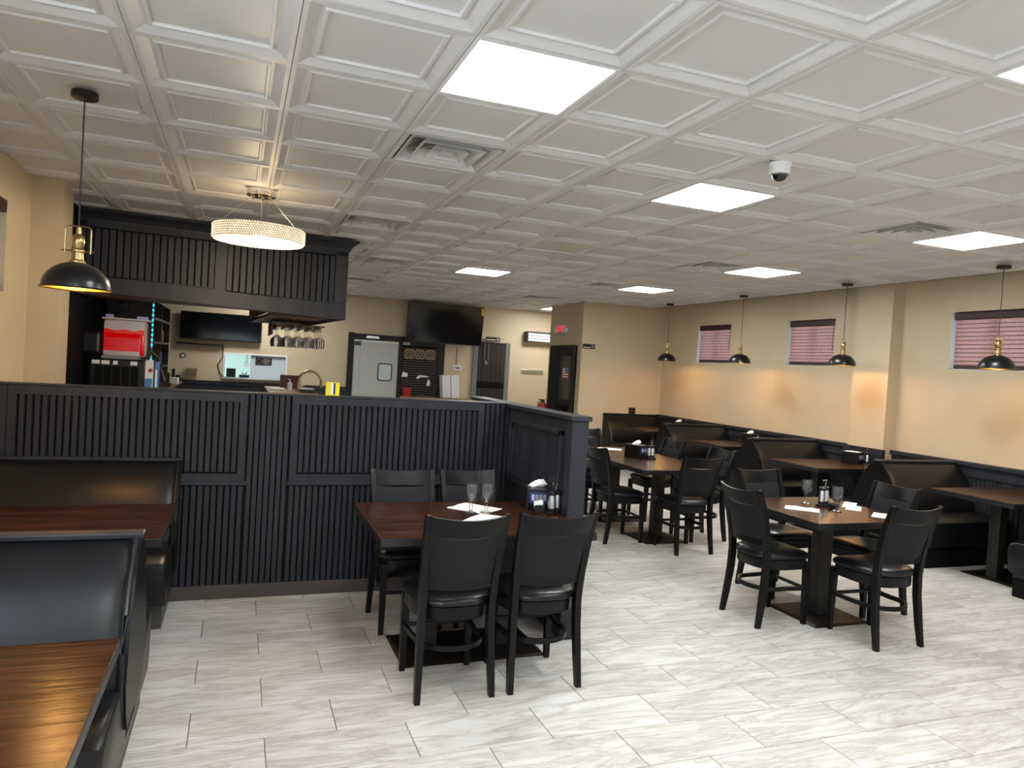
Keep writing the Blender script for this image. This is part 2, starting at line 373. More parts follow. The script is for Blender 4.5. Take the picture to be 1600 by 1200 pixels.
# ceiling light panels
def panel(c, r, lit, label, grp):
    x, y = tpos(c, r); t = thing('ceiling_light', label, 'ceiling light', (x, y, ZC), 0, grp)
    b = B(); b.box(-.303, .303, -.303, -.283, 0, .03); b.box(-.303, .303, .283, .303, 0, .03); b.box(-.303, -.283, -.283, .283, 0, .03); b.box(.283, .303, -.283, .283, 0, .03); b.obj('frame', 'white', t)
    b = B(); b.box(-.283, .283, -.283, .283, .006, .012); b.obj('diffuser', 'panel_light' if lit else 'panel_off', t)
LLAB = {(-1, 0): 'square lit ceiling panel nearest the bar partition', (2, 2): 'square lit ceiling panel beside the dome security camera', (6, 2): 'square lit ceiling panel beside vent over the near booths',
        (6, 6): 'square lit ceiling panel above the middle booths beside vent', (6, 10): 'square lit ceiling panel in front of the booth back wall', (2, 10): 'square lit ceiling panel in front of the large wall television',
        (2, -2): 'square lit ceiling panel over the open floor before the dining tables', (7, 17): 'square lit ceiling panel in the passage by the air curtain'}
for k, (c, r) in enumerate(LIGHTS): panel(c, r, True, LLAB.get((c, r), 'unseen square lit ceiling panel added to brighten the room'), None if (c, r) in LLAB else 'added ceiling panels out of view')
panel(2, 6, False, 'unlit flat square ceiling panel among the coffered tiles', None)
# ceiling vents
def vent(c, r, label):
    x, y = tpos(c, r); t = thing('ceiling_vent', label, 'vent', (x, y, ZC))
    B().box(-.30, .30, -.30, .30, .10, .105).obj('duct_opening', 'matteblack', t)
    b = B()
    for s in (-1, 1): b.box(-.303, .303, min(s*.303, s*.27), max(s*.303, s*.27), 0, .012); b.box(min(s*.303, s*.27), max(s*.303, s*.27), -.27, .27, 0, .012)
    b.obj('frame', 'ceiltile', t)
    for h, g in ((.262, .205), (.185, .13), (.108, .055)):
        b = B(); b.loft([ring(h, -.004), ring(g, .055), ring(g-.006, .055), ring(h-.008, -.004), ring(h, -.004)], cap=False); b.obj('louver', 'ceiltile', t)
    B().loft([ring(.042, -.004), ring(.02, .03)]).obj('center_plate', 'ceiltile', t)
    b = B()
    for a in (0, PI/2): b.box(-.27, .27, -.004, .004, .05, .062, mtx=Matrix.Rotation(a+PI/4, 4, 'Z'))
    b.obj('brace', 'ceiltile', t)
for (c, r), lb in zip(VENTS, ('white square louvred ceiling vent beside the panel by the partition', 'white square louvred ceiling vent near the canopy corner', 'dark slotted ceiling vent in front of the large television', 'dark slotted ceiling vent near the kitchen door', 'white square ceiling vent above the middle booths', 'white square ceiling vent over the near booths', 'ceiling vent in front of the booth back wall', 'ceiling vent in front of the exit sign')): vent(c, r, lb)

# windows and blinds in the right wall
def blind(name, y0, y1, z0, z1, x, label, m='blindfabric', face=-1):
    t = thing('window_blind', label, 'blind', (x, (y0+y1)/2, z0), 0, None); w = (y1-y0)/2-.022
    B().box(-.035, .035, -w-.015, w+.015, z1-z0-.085, z1-z0-.004, .012).obj('valance', 'blindtrim', t)
    B().box(-.018, .018, -w, w, .01, .045, .006).obj('bottom_rail', 'blindtrim', t)
    n = 11; h = (z1-z0-.085-.045)/n
    for i in range(n):
        z = .045+i*h
        b = B(); b.loft([[(-.012+.006*math.sin(a), -w, z+h*.06+h*.92*k/4) for k, a in enumerate((0, .8, 1.6, 2.4, 3.1))], [(-.012+.006*math.sin(a), w, z+h*.06+h*.92*k/4) for k, a in enumerate((0, .8, 1.6, 2.4, 3.1))]], cap=False, closed=False); b.obj('slat', m, t)
        B().box(-.012, -.006, -w, w, z-h*.07, z+h*.07).obj('band', 'blindtrim', t)
    b = B(); b.tube([(face*.03, -w+.02, z1-z0-.09), (face*.032, -w+.03, (z1-z0)*.5), (face*.03, -w+.02, .2)], .003, 5); b.obj('cord', 'blindtrim', t)
    return t
for i, ((a, c), lb) in enumerate(zip(WIN, ('burgundy banded window blind beside the room corner', 'burgundy banded window blind beside the wall pilaster', 'burgundy banded window blind above the nearest visible booth'))):
    w = struct(B().box(XR+.13, XR+.17, a, c, 1.91, 1.95).box(XR+.13, XR+.17, a, c, 2.49, 2.53).box(XR+.13, XR+.17, a, a+.04, 1.95, 2.49).box(XR+.13, XR+.17, c-.04, c, 1.95, 2.49).box(XR+.13, XR+.17, (a+c)/2-.025, (a+c)/2+.025, 1.95, 2.49).obj('window_%d' % (i+1), 'white'), 'small high window behind a burgundy blind', 'window')
    B().box(XR+.148, XR+.153, a+.04, c-.04, 1.95, 2.49).obj('pane', 'pane', w)
    B().box(XR+.004, XR+.13, a, a+.004, 1.91, 2.53).box(XR+.004, XR+.13, c-.004, c, 1.91, 2.53).box(XR+.004, XR+.13, a+.004, c-.004, 1.91, 1.914).obj('reveal', 'white', w)
    blind('b', a+.004, c-.004, 1.915, 2.53, XR+.055, lb)
w = struct(B().frame(0, .9, 0, .62, -.02, .02, .04).obj('window_4', 'white', loc=(XL-.15, 4.95, 1.95), rotz=PI/2), 'small high window in the left wall', 'window')
B().box(.04, .86, -.003, .003, .04, .58).obj('pane', 'pane', w)
for k, y in enumerate((.3, -2.3)):
    w = struct(B().frame(0, 1.4, 0, 1.1, -.02, .02, .04).obj('window_%d' % (9+k), 'white', loc=(XL-.15, y, 1.45), rotz=PI/2), 'window in the left wall towards the street', 'window')
    B().box(.04, 1.36, -.003, .003, .04, 1.06).obj('pane', 'tintpane', w)
blind('b', 4.97, 5.85, 1.95, 2.57, XL-.03, 'pale window blind high on the left wall', 'paper', 1)

# ------------------------------------------------------------------ black bar partition
YW = 5.12; XW = 1.92; ZT = 1.375
part = struct(B().box(XL, XW, YW, YW+.11, 0, ZT-.012).box(XL, XW, YW-.018, YW+.13, ZT-.012, ZT, .003).obj('wall_partition', 'blackwood'), 'black slatted partition wall in front of the bar')
struct(B().box(-.40, XW, YW-.02, YW, 0, .092, .004).obj('baseboard_partition', 'baseboard'), 'brown grey baseboard under the black partition', 'baseboard')
P1, P2 = (-1.28, .068), (.352, 1.722); ZP = .785
def slat_mesh(z0, z1, w=.0285):
    b = B(); b.loft([[(-w/2, 0, z), (-w/2, -.011, z), (-w/2+.002, -.013, z), (w/2-.002, -.013, z), (w/2, -.011, z), (w/2, 0, z)] for z in (z0, z1)]); o = b.obj('slat', 'blackwood'); me = o.data; bpy.data.objects.remove(o); return me
smU, smL, smF = slat_mesh(ZP+.06, ZT-.055), slat_mesh(.094, ZP-.035), slat_mesh(.094, ZT-.014)
pitch = .0405
B().box(-.5, XW-.02, YW-.0015, YW, .092, ZP-.03).box(P1[0]+.04, P1[1]-.04, YW-.0015, YW, ZP+.04, ZT-.05).box(P2[0]+.04, P2[1]-.04, YW-.0015, YW, ZP+.04, ZT-.05).box(P1[1], P2[0], YW-.0015, YW, ZP-.03, ZT-.014).box(P2[1], XW-.02, YW-.0015, YW, ZP-.03, ZT-.014).obj('groove_backing', 'matteblack', part)
for pa, pb in (P1, P2):
    B().frame(pa, pb, ZP, ZT-.012, YW-.024, YW, .046, .048, .052).obj('panel_frame', 'blackwood', part)
    B().box(pa-.01, pb+.03, YW-.03, YW, ZP-.028, ZP-.001, .004).obj('panel_ledge', 'blackwood', part)
    n = round((pb-pa-.1)/pitch); st = (pb-pa-.1)/n
    for i in range(n): child('slat', smU, part, (pa+.05+st*(i+.5), YW, 0))
    n = round((pb-pa)/pitch); st = (pb-pa)/n
    for i in range(n):
        x = pa+st*(i+.5)
        if x > -.45: child('slat', smL, part, (x, YW, 0))
for pa, pb in ((P1[1]+.01, P2[0]-.01), (P2[1]+.01, XW-.03)):
    n = round((pb-pa)/pitch); st = (pb-pa)/n
    for i in range(n): child('slat', smF, part, (pa+st*(i+.5), YW, 0))
for x in (P1[0]-.05,): B().box(x-.16, x+.045, YW-.014, YW, 0, ZT-.014, .003).obj('stile', 'blackwood', part)
# side wing running towards the dining room
Y0, Y1 = 3.98, 6.0
wing = struct(B().box(XW, XW+.09, Y0, Y1, 0, ZT-.03).obj('wall_wing', 'blackwood'), 'black end wing of the partition with capped post')
B().box(XW-.025, XW+.115, Y0-.025, Y1, ZT-.03, ZT, .004).obj('cap', 'blackwood', wing)
B().box(XW-.012, XW+.10, Y0-.012, Y0+.075, 0, ZT-.031, .004).obj('post', 'blackwood', wing)
fa, fb, za, zb = Y0+.12, 5.02, .82, 1.27
b = B()
for k, (ins, d) in enumerate(((0, .028), (.03, .016))):
    for q in ((fa+ins, fb-ins, za+ins, za+ins+.03), (fa+ins, fb-ins, zb-ins-.03, zb-ins), (fa+ins, fa+ins+.03, za+ins, zb-ins), (fb-ins-.03, fb-ins, za+ins, zb-ins)): b.box(XW-d, XW, q[0], q[1], q[2], q[3], .003)
b.obj('panel_moulding', 'blackwood', wing)
b = B(); n = 20
for i in range(n):
    y = fa+.065+(fb-fa-.13)*(i+.5)/n; b.box(XW-.011, XW, y-.015, y+.015, za+.06, zb-.06, .002, seg=1)
b.obj('slat_field', 'blackwood', wing)

# ------------------------------------------------------------------ bar canopy
HR = math.radians(4.0)
can = thing('bar_canopy', 'black slatted canopy with crown moulding hanging above the bar', 'canopy', (-1.39, 7.50, 0), HR)
L = 2.40
def hz(x): return 2.105-.075*x/L          # the bottom edge is not quite level
b = B(); b.loft([[(0, 0, hz(0)), (L, 0, hz(L)), (L, .06, hz(L)), (0, .06, hz(0))], [(0, 0, ZC-.006), (L, 0, ZC-.006), (L, .06, ZC-.006), (0, .06, ZC-.006)]])
b.obj('fascia', 'blackwood', can)
b = B(); b.loft([[(L-.05, .06, hz(L)), (L, .06, hz(L)), (L, 3.0, hz(L)), (L-.05, 3.0, hz(L))], [(L-.05, .06, ZC-.006), (L, .06, ZC-.006), (L, 3.0, ZC-.006), (L-.05, 3.0, ZC-.006)]]); b.obj('side_fascia', 'blackwood', can)
b = B(); b.box(L-.68, L-.05, .60, 3.0, hz(L)+.02, hz(L)+.05); b.box(0, L-.05, .06, .60, hz(L)+.05, hz(L)+.07); b.obj('soffit', 'rackwood', can)
B().box(L-.70, L-.68, .60, 3.0, hz(L)+.055, hz(L)+.25).obj('inner_fascia', 'rackwood', can)
cr = [(0, 2.735), (-.018, 2.735), (-.022, 2.755), (-.045, 2.79), (-.078, 2.815), (-.092, 2.822), (-.092, 2.842), (0, 2.842)]
b = B(); b.loft([[(0, y, z) for y, z in cr], [(L-y*1.0, y, z) for y, z in cr]]); b.loft([[(L-y, y, z) for y, z in cr], [(L-y, 3.0, z) for y, z in cr]]); b.obj('crown_moulding', 'blackwood', can)
HP = [(.05, 1.135), (1.235, 2.275)]
b = B()
for pa, pb in HP: b.box(pa, pb, -.0015, 0, hz(pa)+.14, 2.69)
b.obj('groove_backing', 'matteblack', can)
for pa, pb in HP:
    n = round((pb-pa)/.062); st = (pb-pa)/n
    for i in range(n):
        x = pa+st*(i+.5); w = st*.40; z0 = hz(x)+.155; z1 = 2.675
        b = B(); b.box(x-w, x+w, -.012, 0, z0, z1, .003, seg=1); b.obj('slat', 'blackwood', can)
def sl(b, xa, xb, oa, ob, y=-.022):   # rail following the sloped bottom edge
    b.loft([[(xa, y, hz(xa)+oa), (xb, y, hz(xb)+oa), (xb, 0, hz(xb)+oa), (xa, 0, hz(xa)+oa)], [(xa, y, hz(xa)+ob), (xb, y, hz(xb)+ob), (xb, 0, hz(xb)+ob), (xa, 0, hz(xa)+ob)]])
b = B(); sl(b, 0, L, 0, .145); b.obj('bottom_rail', 'blackwood', can)
b = B()
for x0, x1 in ((0, HP[0][0]), (HP[0][1], HP[1][0]), (HP[1][1], L)): b.box(x0, x1, -.02, 0, 2.2, 2.735)
b.box(0, L, -.02, 0, 2.685, 2.735); b.obj('stile', 'blackwood', can)

# glass rack with hanging glasses under the canopy
rk = thing('glass_rack', 'brown wooden stemware rack under the canopy end', 'rack', (.36, 9.1, 1.92))
B().box(0, .60, 0, 1.1, .07, .085).obj('board', 'rackwood', rk)
b = B()
for i in range(6): b.box(.05+i*.1-.012, .05+i*.1+.012, 0, 1.1, .035, .07)
b.obj('rail', 'barwood', rk)
B().box(-.02, 0, 0, 1.1, -.05, .105).obj('side_board', 'rackwood', rk)
gp = [(.040, .0), (.041, -.005), (.008, -.010), (.006, -.02), (.006, -.075), (.016, -.088), (.046, -.115), (.056, -.155), (.053, -.195), (.046, -.225)]
hg = B().lathe(gp, seg=14).obj('hanging_wine_glass', 'wineglass', smooth=True); hgm = hg.data
tag(hg, 'clear stem glass hanging upside down from the canopy rack', 'glass', 'glasses on the canopy rack')
first = True
for i in range(5):
    for j in range(4):
        loc = (.36+.06+i*.125, 9.2+j*.26, 1.952)
        if first: hg.location = loc; first = False
        else:
            c = hg.copy(); COL.objects.link(c); c.location = loc

# ------------------------------------------------------------------ seating
def make_chair():
    t = thing('dining_chair', 'x', 'chair')
    for s in (-1, 1):
        B().bar([((s*.19, -.205, 0), .014, .016), ((s*.186, -.183, .14), .016, .02), ((s*.180, -.162, .32), .017, .022), ((s*.178, -.157, .46), .017, .023), ((s*.183, -.172, .60), .017, .022), ((s*.191, -.208, .76), .016, .02), ((s*.198, -.262, .915), .014, .016), ((s*.199, -.268, .93), .012, .014)]).obj('back_post', 'chairwood', t, True)
        B().bar([((s*.180, .190, 0), .014, .014), ((s*.178, .190, .385), .021, .020), ((s*.178, .188, .43), .021, .020)]).obj('leg', 'chairwood', t)
    def outline(k, z, n=36, yb=0):
        pts = []
        for i in range(n):
            a = 2*PI*i/n; c, s_ = math.cos(a), math.sin(a); e = 2/(5.5 if s_ > 0 else 3)
            x = .212*k*math.copysign(abs(c)**e, c); y = .205*k*math.copysign(abs(s_)**e, s_)
            x *= 1-.13*max(0, -y/.205)
            pts.append((x, y+.012, z))
        return pts
    B().loft([outline(.93, .385), outline(.95, .39), outline(.95, .45), outline(.9, .452)]).obj('seat_frame', 'chairwood', t, True)
    B().loft([outline(.93, .452), outline(1.0, .460), outline(1.02, .474), outline(.99, .488), outline(.90, .500), outline(.70, .508), outline(.4, .512), outline(.1, .513)]).obj('seat', 'seatvinyl', t, True)
    def yb(z): return -.172-.0*z if z < .58 else -.172-.105*((z-.58)/.34)**1.35
    def curved(w0, w1, z0, z1, bow, th, dip=0, puff=0, nx=14, nz=6):
        rings = []
        for i in range(nx+1):
            q = -1+2*i/nx; front, back = [], []
            for j in range(nz+1):
                f = j/nz; z = z0+(z1-z0)*f-dip*(1-q*q)*f; w = w0+(w1-w0)*f
                y = yb(z)-bow*(1-q*q); pf = puff*(1-abs(q)**6)*(1-abs(2*f-1)**6)
                front.append((w*q, y+th/2+pf, z)); back.append((w*q, y-th/2-pf, z))
            rings.append(front+back[::-1])
        return B().loft(rings)
    curved(.180, .195, .822, .928, .045, .02, .018).obj('top_rail', 'chairwood', t, True)
    curved(.166, .182, .588, .826, .042, .02, .016, .008).obj('backrest', 'chairpad', t, True)
    curved(.166, .168, .548, .592, .042, .022).obj('lower_rail', 'chairwood', t, True)
    b = B(); rings = []; n = 28
    for i in range(n+1):
        a = PI+.28+(2*PI-0.56)*0 + (PI-.0)*i/n    # rear half hoop, then straight to the front legs
        rings.append((.172*math.cos(a), -.02+.165*math.sin(a)))
    path = [(-.182, .18)]+rings+[(.182, .18)]
    rs = []
    for i, (x, y) in enumerate(path):
        p0 = Vector((*path[max(i-1, 0)], 0)); p1 = Vector((*path[min(i+1, len(path)-1)], 0)); d = (p1-p0).normalized(); nn = Vector((-d.y, d.x, 0))*.008; c = Vector((x, y, 0))
        rs.append([c+nn+Vector((0, 0, .235)), c-nn+Vector((0, 0, .235)), c-nn+Vector((0, 0, .262)), c+nn+Vector((0, 0, .262))])
    b.loft(rs); b.obj('stretcher', 'chairwood', t, True)
    B().box(-.17, .17, .176, .192, .238, .26, .003).obj('front_stretcher', 'chairwood', t)
    return t
chair0 = make_chair(); used = [False]
def chair(cx, cy, rz, label):
    if not used[0]:
        used[0] = True; chair0.location = (cx, cy, 0); chair0.rotation_euler.z = rz; chair0['label'] = label; chair0['group'] = 'black dining chairs'; return chair0
    return dup(chair0, (cx, cy, 0), rz, label, 'black dining chairs')
E_, W_, N_, S_ = -PI/2, PI/2, 0, PI        # the way a chair faces: +x, -x, +y, -y
chair(1.068, 3.565, N_, 'black chair backing the open floor at the partition table, beside the booth aisle')
chair(1.548, 3.566, N_, 'black chair backing the open floor at the partition table, beside the wing post')
chair(1.05, 4.47, S_, 'black chair between the partition and table, beside the left booths')
chair(1.525, 4.49, S_, 'black chair between the partition and table, in the wing corner')
chair(3.538, 4.085, E_, 'black chair on the partition side of the square four-seat table')
chair(4.03, 3.598, N_, 'black chair with its back to the open floor at the square four-seat table')
chair(4.47, 4.10, W_, 'black chair on the booth side of the square four-seat table')
chair(4.07, 4.60, S_, 'black chair on the double table side of the square four-seat table')
chair(3.585, 6.345, E_, 'black chair on the partition side of the double table, by the shakers')
chair(4.055, 5.868, N_, 'black chair at the open-floor end of the double table')
chair(4.52, 6.29, W_, 'black chair on the booth side of the double table, facing the shakers')
chair(3.62, 7.27, E_, 'black chair half hidden by the wing post, on the partition side of the double table')
chair(4.54, 7.22, W_, 'black chair on the booth side of the double table, towards the back wall')
chair(4.17, 8.02, S_, 'black chair at the back-wall end of the double table')
chair(4.10, 9.55, N_, 'black chair standing alone beyond the double table, behind the wing post')

def table(name, x0, x1, y0, y1, bx, by, cols, label, loc=None):
    cx, cy = (bx[0]+bx[1])/2, (by[0]+by[1])/2
    t = thing(name, label, 'table', (cx, cy, 0))
    X0, X1, YA, YB_ = x0-cx, x1-cx, y0-cy, y1-cy
    B().box(X0+.002, X1-.002, YA+.002, YB_-.002, .757, .760).obj('top', 'walnut', t)
    B().box(X0, X1, YA, YB_, .715, .757, .003).obj('edge', 'tableedge', [k_ for k_ in t.children][-1] if t.children else t)
    b = B(); b.loft([[(bx[0]-cx, by[0]-cy, 0), (bx[1]-cx, by[0]-cy, 0), (bx[1]-cx, by[1]-cy, 0), (bx[0]-cx, by[1]-cy, 0)], [(bx[0]-cx, by[0]-cy, .006), (bx[1]-cx, by[0]-cy, .006), (bx[1]-cx, by[1]-cy, .006), (bx[0]-cx, by[1]-cy, .006)], [(bx[0]-cx+.02, by[0]-cy+.02, .012), (bx[1]-cx-.02, by[0]-cy+.02, .012), (bx[1]-cx-.02, by[1]-cy-.02, .012), (bx[0]-cx+.02, by[1]-cy-.02, .012)]]); b.obj('base_plate', 'basemetal', t)
    for dx in cols:
        B().box(dx-.05, dx+.05, -.05, .05, .01, .70, .004).obj('column', 'columnmetal', t)
    B().box(min(cols)-.16, max(cols)+.16, -.16, .16, .70, .715).obj('top_plate', 'basemetal', t)
    return t
table('dining_table', .70, 1.905, 3.56, 4.465, (.895, 1.73), (3.775, 4.245), (-.23, .23), 'dark walnut table with two goblets, set against the black partition wing')
table('dining_table', 3.54, 4.445, 3.63, 4.525, (3.75, 4.24), (3.81, 4.30), (0,), 'square dark walnut table with four napkins and two goblets')
table('dining_table', 3.585, 4.50, 5.87, 6.795, (3.80, 4.28), (6.085, 6.555), (0,), 'square dark table carrying napkin dispenser, joined to another table')
table('dining_table', 3.585, 4.50, 6.80, 7.725, (3.83, 4.31), (7.055, 7.53), (0,), 'square dark table carrying loose napkins, joined to another table')
# booths
def bench(x0, x1, yc, double, label, face=-1):
    """x0 = aisle end, x1 = wall end; yc = centre (double) or back plane (single, seat towards -y)"""
    t = thing('booth_bench', label, 'bench', (x0, yc, 0)); s = 1 if x1 > x0 else -1; Ln = abs(x1-x0)
    def X(a): return s*a
    seat = [(.10, .185), (.60, .185), (.645, .205), (.655, .30), (.66, .39), (.648, .432), (.60, .455), (.40, .462), (.10, .45)]
    back = [(.012, .20), (.26, .20), (.285, .44), (.272, .52), (.232, .63), (.180, .74), (.115, .83), (.056, .885), (.030, .915), (.012, .915)]
    endp = [(0, .27), (.20, .27), (.255, .36), (.285, .46), (.262, .57), (.214, .69), (.148, .80), (.080, .88), (.040, .925), (0, .925)]
    for d in ((-1, 1) if double else (-1,)):
        f = lambda poly: [(d*a, z) for a, z in poly]
        b = B(); b.prism(f([(0.0, 0), (.47 if not double else .60, 0), (.47 if not double else .60, .17), (0, .17)]), X(.04), X(Ln)); b.obj('plinth', 'plinth' if s < 0 else 'matteblack', t)
        b = B(); b.prism(f([(0, .171), (.585, .171), (.585, .20), (0, .20)]), X(.012), X(Ln)); b.obj('seat_board', 'black', t)
        # cushion with rounded end
        rings = []
        cyv, czv = .36, .32
        for xx, k in ((.012, .90), (.018, .955), (.03, .985), (.05, 1.0), (Ln, 1.0)):
            rings.append([(X(xx), d*(cyv+(a-cyv)*k), czv+(z-czv)*k) for a, z in seat])
        b = B(); b.loft(rings); b.obj('seat', 'vinyl', t, True)
        rings = []
        for xx, k in ((.03, .0), (.045, .008), (.075, .014), (.12, .016), (Ln-.05, .016), (Ln, .0)):
            rings.append([(X(xx), d*(a+(k if a > .05 else 0)), z) for a, z in back])
        b = B(); b.loft(rings); br = b.obj('backrest', 'vinyl', t, True)
        b = B(); pth = [(X(.018), d*(a+.006), z) for a, z in endp[2:9]]; b.tube(pth, .009, 6); b.obj('piping', 'black', br, True)
    if double: poly = [(-a, z) for a, z in endp[1:9]]+[(a, z) for a, z in endp[1:9]][::-1]
    else: poly = [(0, .27)]+[(-a, z) for a, z in endp[1:9]]+[(0, .925)]
    b = B(); b.prism(poly, X(0), X(.03)); b.obj('end_panel', 'chairwood', t)
    w = .036
    B().box(min(X(-.008), X(Ln)), max(X(-.008), X(Ln)), -w, w if double else 0, .917, .94, .006).obj('top_cap', 'blackwood', t)
    return t
bench(-.312, XL+.005, 5.085, False, 'black vinyl booth bench backed against the slatted partition')
bench(-.312, XL+.005, 3.06, True, 'black vinyl double booth bench between the two walnut booth tables')
def booth_table(x0, x1, y0, y1, bx, label):
    return table('booth_table', x0, x1, y0, y1, bx, ((y0+y1)/2-.24, (y0+y1)/2+.24), (-(bx[1]-bx[0])/2+.12, (bx[1]-bx[0])/2-.12), label)
booth_table(XL+.01, -.295, 3.68, 4.487, (-1.37, -.52), 'glossy walnut booth table between two black benches by the partition')
booth_table(XL+.01, -.295, 1.62, 2.433, (-1.37, -.52), 'glossy walnut booth table under the wide end of the double bench')
for yc, dbl, lb in ((YB-.005, False, 'black vinyl booth bench against the back wall under the outlet'), (9.42, True, 'black double booth bench nearest the room corner'), (7.47, True, 'black double booth bench between the corner bench and the pilaster bench'), (5.51, True, 'black double booth bench just past the wall pilaster, facing the open floor'), (3.50, True, 'black double booth bench cut off beside the last booth table')):
    bench(6.06, XR-.065, yc, dbl, lb)
for yc, xa, lb in ((10.38, 6.13, 'dark booth table in the corner booth below the outlet'), (8.44, 6.10, 'dark booth table below the blind near the corner'), (6.487, 5.87, 'dark booth table pushed out in front of the wall pilaster'), (4.53, 6.10, 'bare dark booth table below the widest burgundy blind')):
    booth_table(xa, XR-.07 if xa > 6 else XR-.21, yc-.395, yc+.395, (xa+.27, XR-.18), lb)

# ------------------------------------------------------------------ pendant lamps
def pendant(x, y, zb, label, power=5, rz=0):
    t = thing('pendant_lamp', label, 'lamp', (x, y, zb), rz)
    H = ZC-zb
    b = B(); b.lathe([(.001, H-.03), (.055, H-.03), (.06, H-.026), (.06, H), (.001, H)], seg=24); b.obj('canopy', 'black', t, True)
    b = B(); b.tube([(0, 0, .30), (0, 0, H-.03)], .0035, 6); b.obj('cord', 'black', t)
    R = .150
    prof = [(R+.004, -.002), (R+.006, .002), (R, .006)]+[(R*math.cos(a), .006+.125*math.sin(a)) for a in [k*PI/2/9 for k in range(1, 9)]]+[(.022, .131)]
    b = B(); b.lathe(prof, seg=32); ls = b.obj('lamp_shade', 'shade', t, True)
    b = B(); b.lathe([(R+.003, 0), (R-.003, .004)]+[((R-.004)*math.cos(a), .006+.120*math.sin(a)) for a in [k*PI/2/9 for k in range(1, 9)]]+[(.02, .126)], seg=32); b.obj('lining', 'goldin', ls, True)
    b = B(); b.lathe([(.036, .128), (.036, .136), (.027, .142), (.025, .175), (.030, .18), (.030, .19), (.022, .198), (.026, .215), (.029, .235), (.024, .258), (.012, .268), (.010, .30), (.001, .302)], seg=20); b.obj('socket', 'brass', t, True)
    b = B(); b.tube([(-.055, 0, .175), (-.055, 0, .29), (-.045, 0, .305), (.045, 0, .305), (.055, 0, .29), (.055, 0, .175)], .004, 6); b.tube([(-.07, 0, .185), (.07, 0, .185)], .004, 6); b.obj('yoke', 'brass', t)
    b = B(); b.lathe([(.001, .115), (.014, .11), (.016, .10), (.026, .085), (.028, .072), (.020, .055), (.001, .048)], seg=12); b.obj('bulb', 'bulb', t, True)
    l = bpy.data.lights.new('pendant_light', 'POINT'); l.energy = power; l.color = (1, .57, .21); l.shadow_soft_size = .02
    o = bpy.data.objects.new('pendant_light', l); COL.objects.link(o); o.parent = t; o.location = (0, 0, .025)
    return t
pendant(-.76, 4.07, 1.90, 'black dome pendant with brass yoke above the left booth table', 5)
for x, y, lb in ((6.62, 10.35, 'black dome pendant with brass neck hanging at the room corner'), (6.60, 8.45, 'black dome pendant between the corner blind and the pilaster blind'), (6.56, 6.55, 'black dome pendant hanging in front of the wall pilaster'), (6.52, 4.68, 'black dome pendant hanging before the nearest burgundy blind')):
    pendant(x, y, 1.90, lb, 5, .5 if y > 5 else 1.35)

# crystal ring chandelier
ch = thing('chandelier', 'round lit crystal ring chandelier hung on wires from a chrome canopy', 'chandelier', (.095, 5.78, 2.47))
H = ZC-2.47
b = B(); b.lathe([(.001, H-.045), (.10, H-.045), (.105, H-.04), (.105, H), (.001, H)], seg=32); chc = b.obj('canopy', 'chrome', ch, True)
for k in range(6): a = k*PI/3+.3; b = B(); b.lathe([(.001, H-.063), (.008, H-.06), (.009, H-.045)], (.075*math.cos(a), .075*math.sin(a), 0), 8); b.obj('cord_grip', 'brass', chc)
for k in range(3):
    a = k*2*PI/3+3.6; b = B(); b.tube([(.07*math.cos(a), .07*math.sin(a), H-.05), (.30*math.cos(a), .30*math.sin(a), .10)], .0018, 5); b.obj('wire', 'steel', ch)
b = B(); b.lathe([(.322, .0), (.325, .10), (.262, .10), (.262, .0), (.322, .0)], seg=48); b.obj('ring_band', 'crystal2', ch)
b = B(); rnd = random.Random(3)
def gem(c, r, n):
    n = Vector(n).normalized(); a = n.cross(Vector((0, 0, 1))) if abs(n.z) < .9 else Vector((1, 0, 0)); a.normalize(); d = n.cross(a)
    vs = [b.bm.verts.new(Vector(c)+a*r*math.cos(t)+d*r*math.sin(t)) for t in [k*PI/2+.4 for k in range(4)]]; tip = b.bm.verts.new(Vector(c)+n*r*.8)
    for k in range(4): b.bm.faces.new((vs[k], vs[(k+1) % 4], tip))
for k in range(110):
    a = 2*PI*k/110; ca, sa = math.cos(a), math.sin(a)
    for j in range(6):
        o_ = (j % 2)*PI/110; ca, sa = math.cos(a+o_), math.sin(a+o_); z = .01+j*.0165; rr = .0075+rnd.random()*.002
        gem((.3265*ca, .3265*sa, z), rr, (ca, sa, 0)); 
        if k % 2: gem((.2605*ca, .2605*sa, z), rr*1.3, (-ca, -sa, 0))
    for j in range(4): gem(((.27+j*.0155)*ca, (.27+j*.0155)*sa, -.001), .0075, (0, 0, -1))
for k in range(420):      # sunflower pattern on the bottom plate
    q = .255*math.sqrt((k+.5)/420); a = k*2.39996; gem((q*math.cos(a), q*math.sin(a), .012), .0085, (0, 0, -1))
b.obj('crystals', 'crystal', ch, kind='stuff')
b = B(); b.lathe([(.001, .014), (.261, .014), (.261, .020), (.001, .020)], seg=48); b.obj('bottom_plate', 'crystal2', ch)
l = bpy.data.lights.new('chandelier_uplight', 'POINT'); l.energy = 4; l.color = (1, .78, .5); l.shadow_soft_size = .15
o = bpy.data.objects.new('chandelier_uplight', l); COL.objects.link(o); o.parent = ch; o.location = (0, 0, .06)
l = bpy.data.lights.new('chandelier_light', 'POINT'); l.energy = 28; l.color = (1, .82, .58); l.shadow_soft_size = .04
o = bpy.data.objects.new('chandelier_light', l); COL.objects.link(o); o.parent = ch; o.location = (0, 0, -.05)

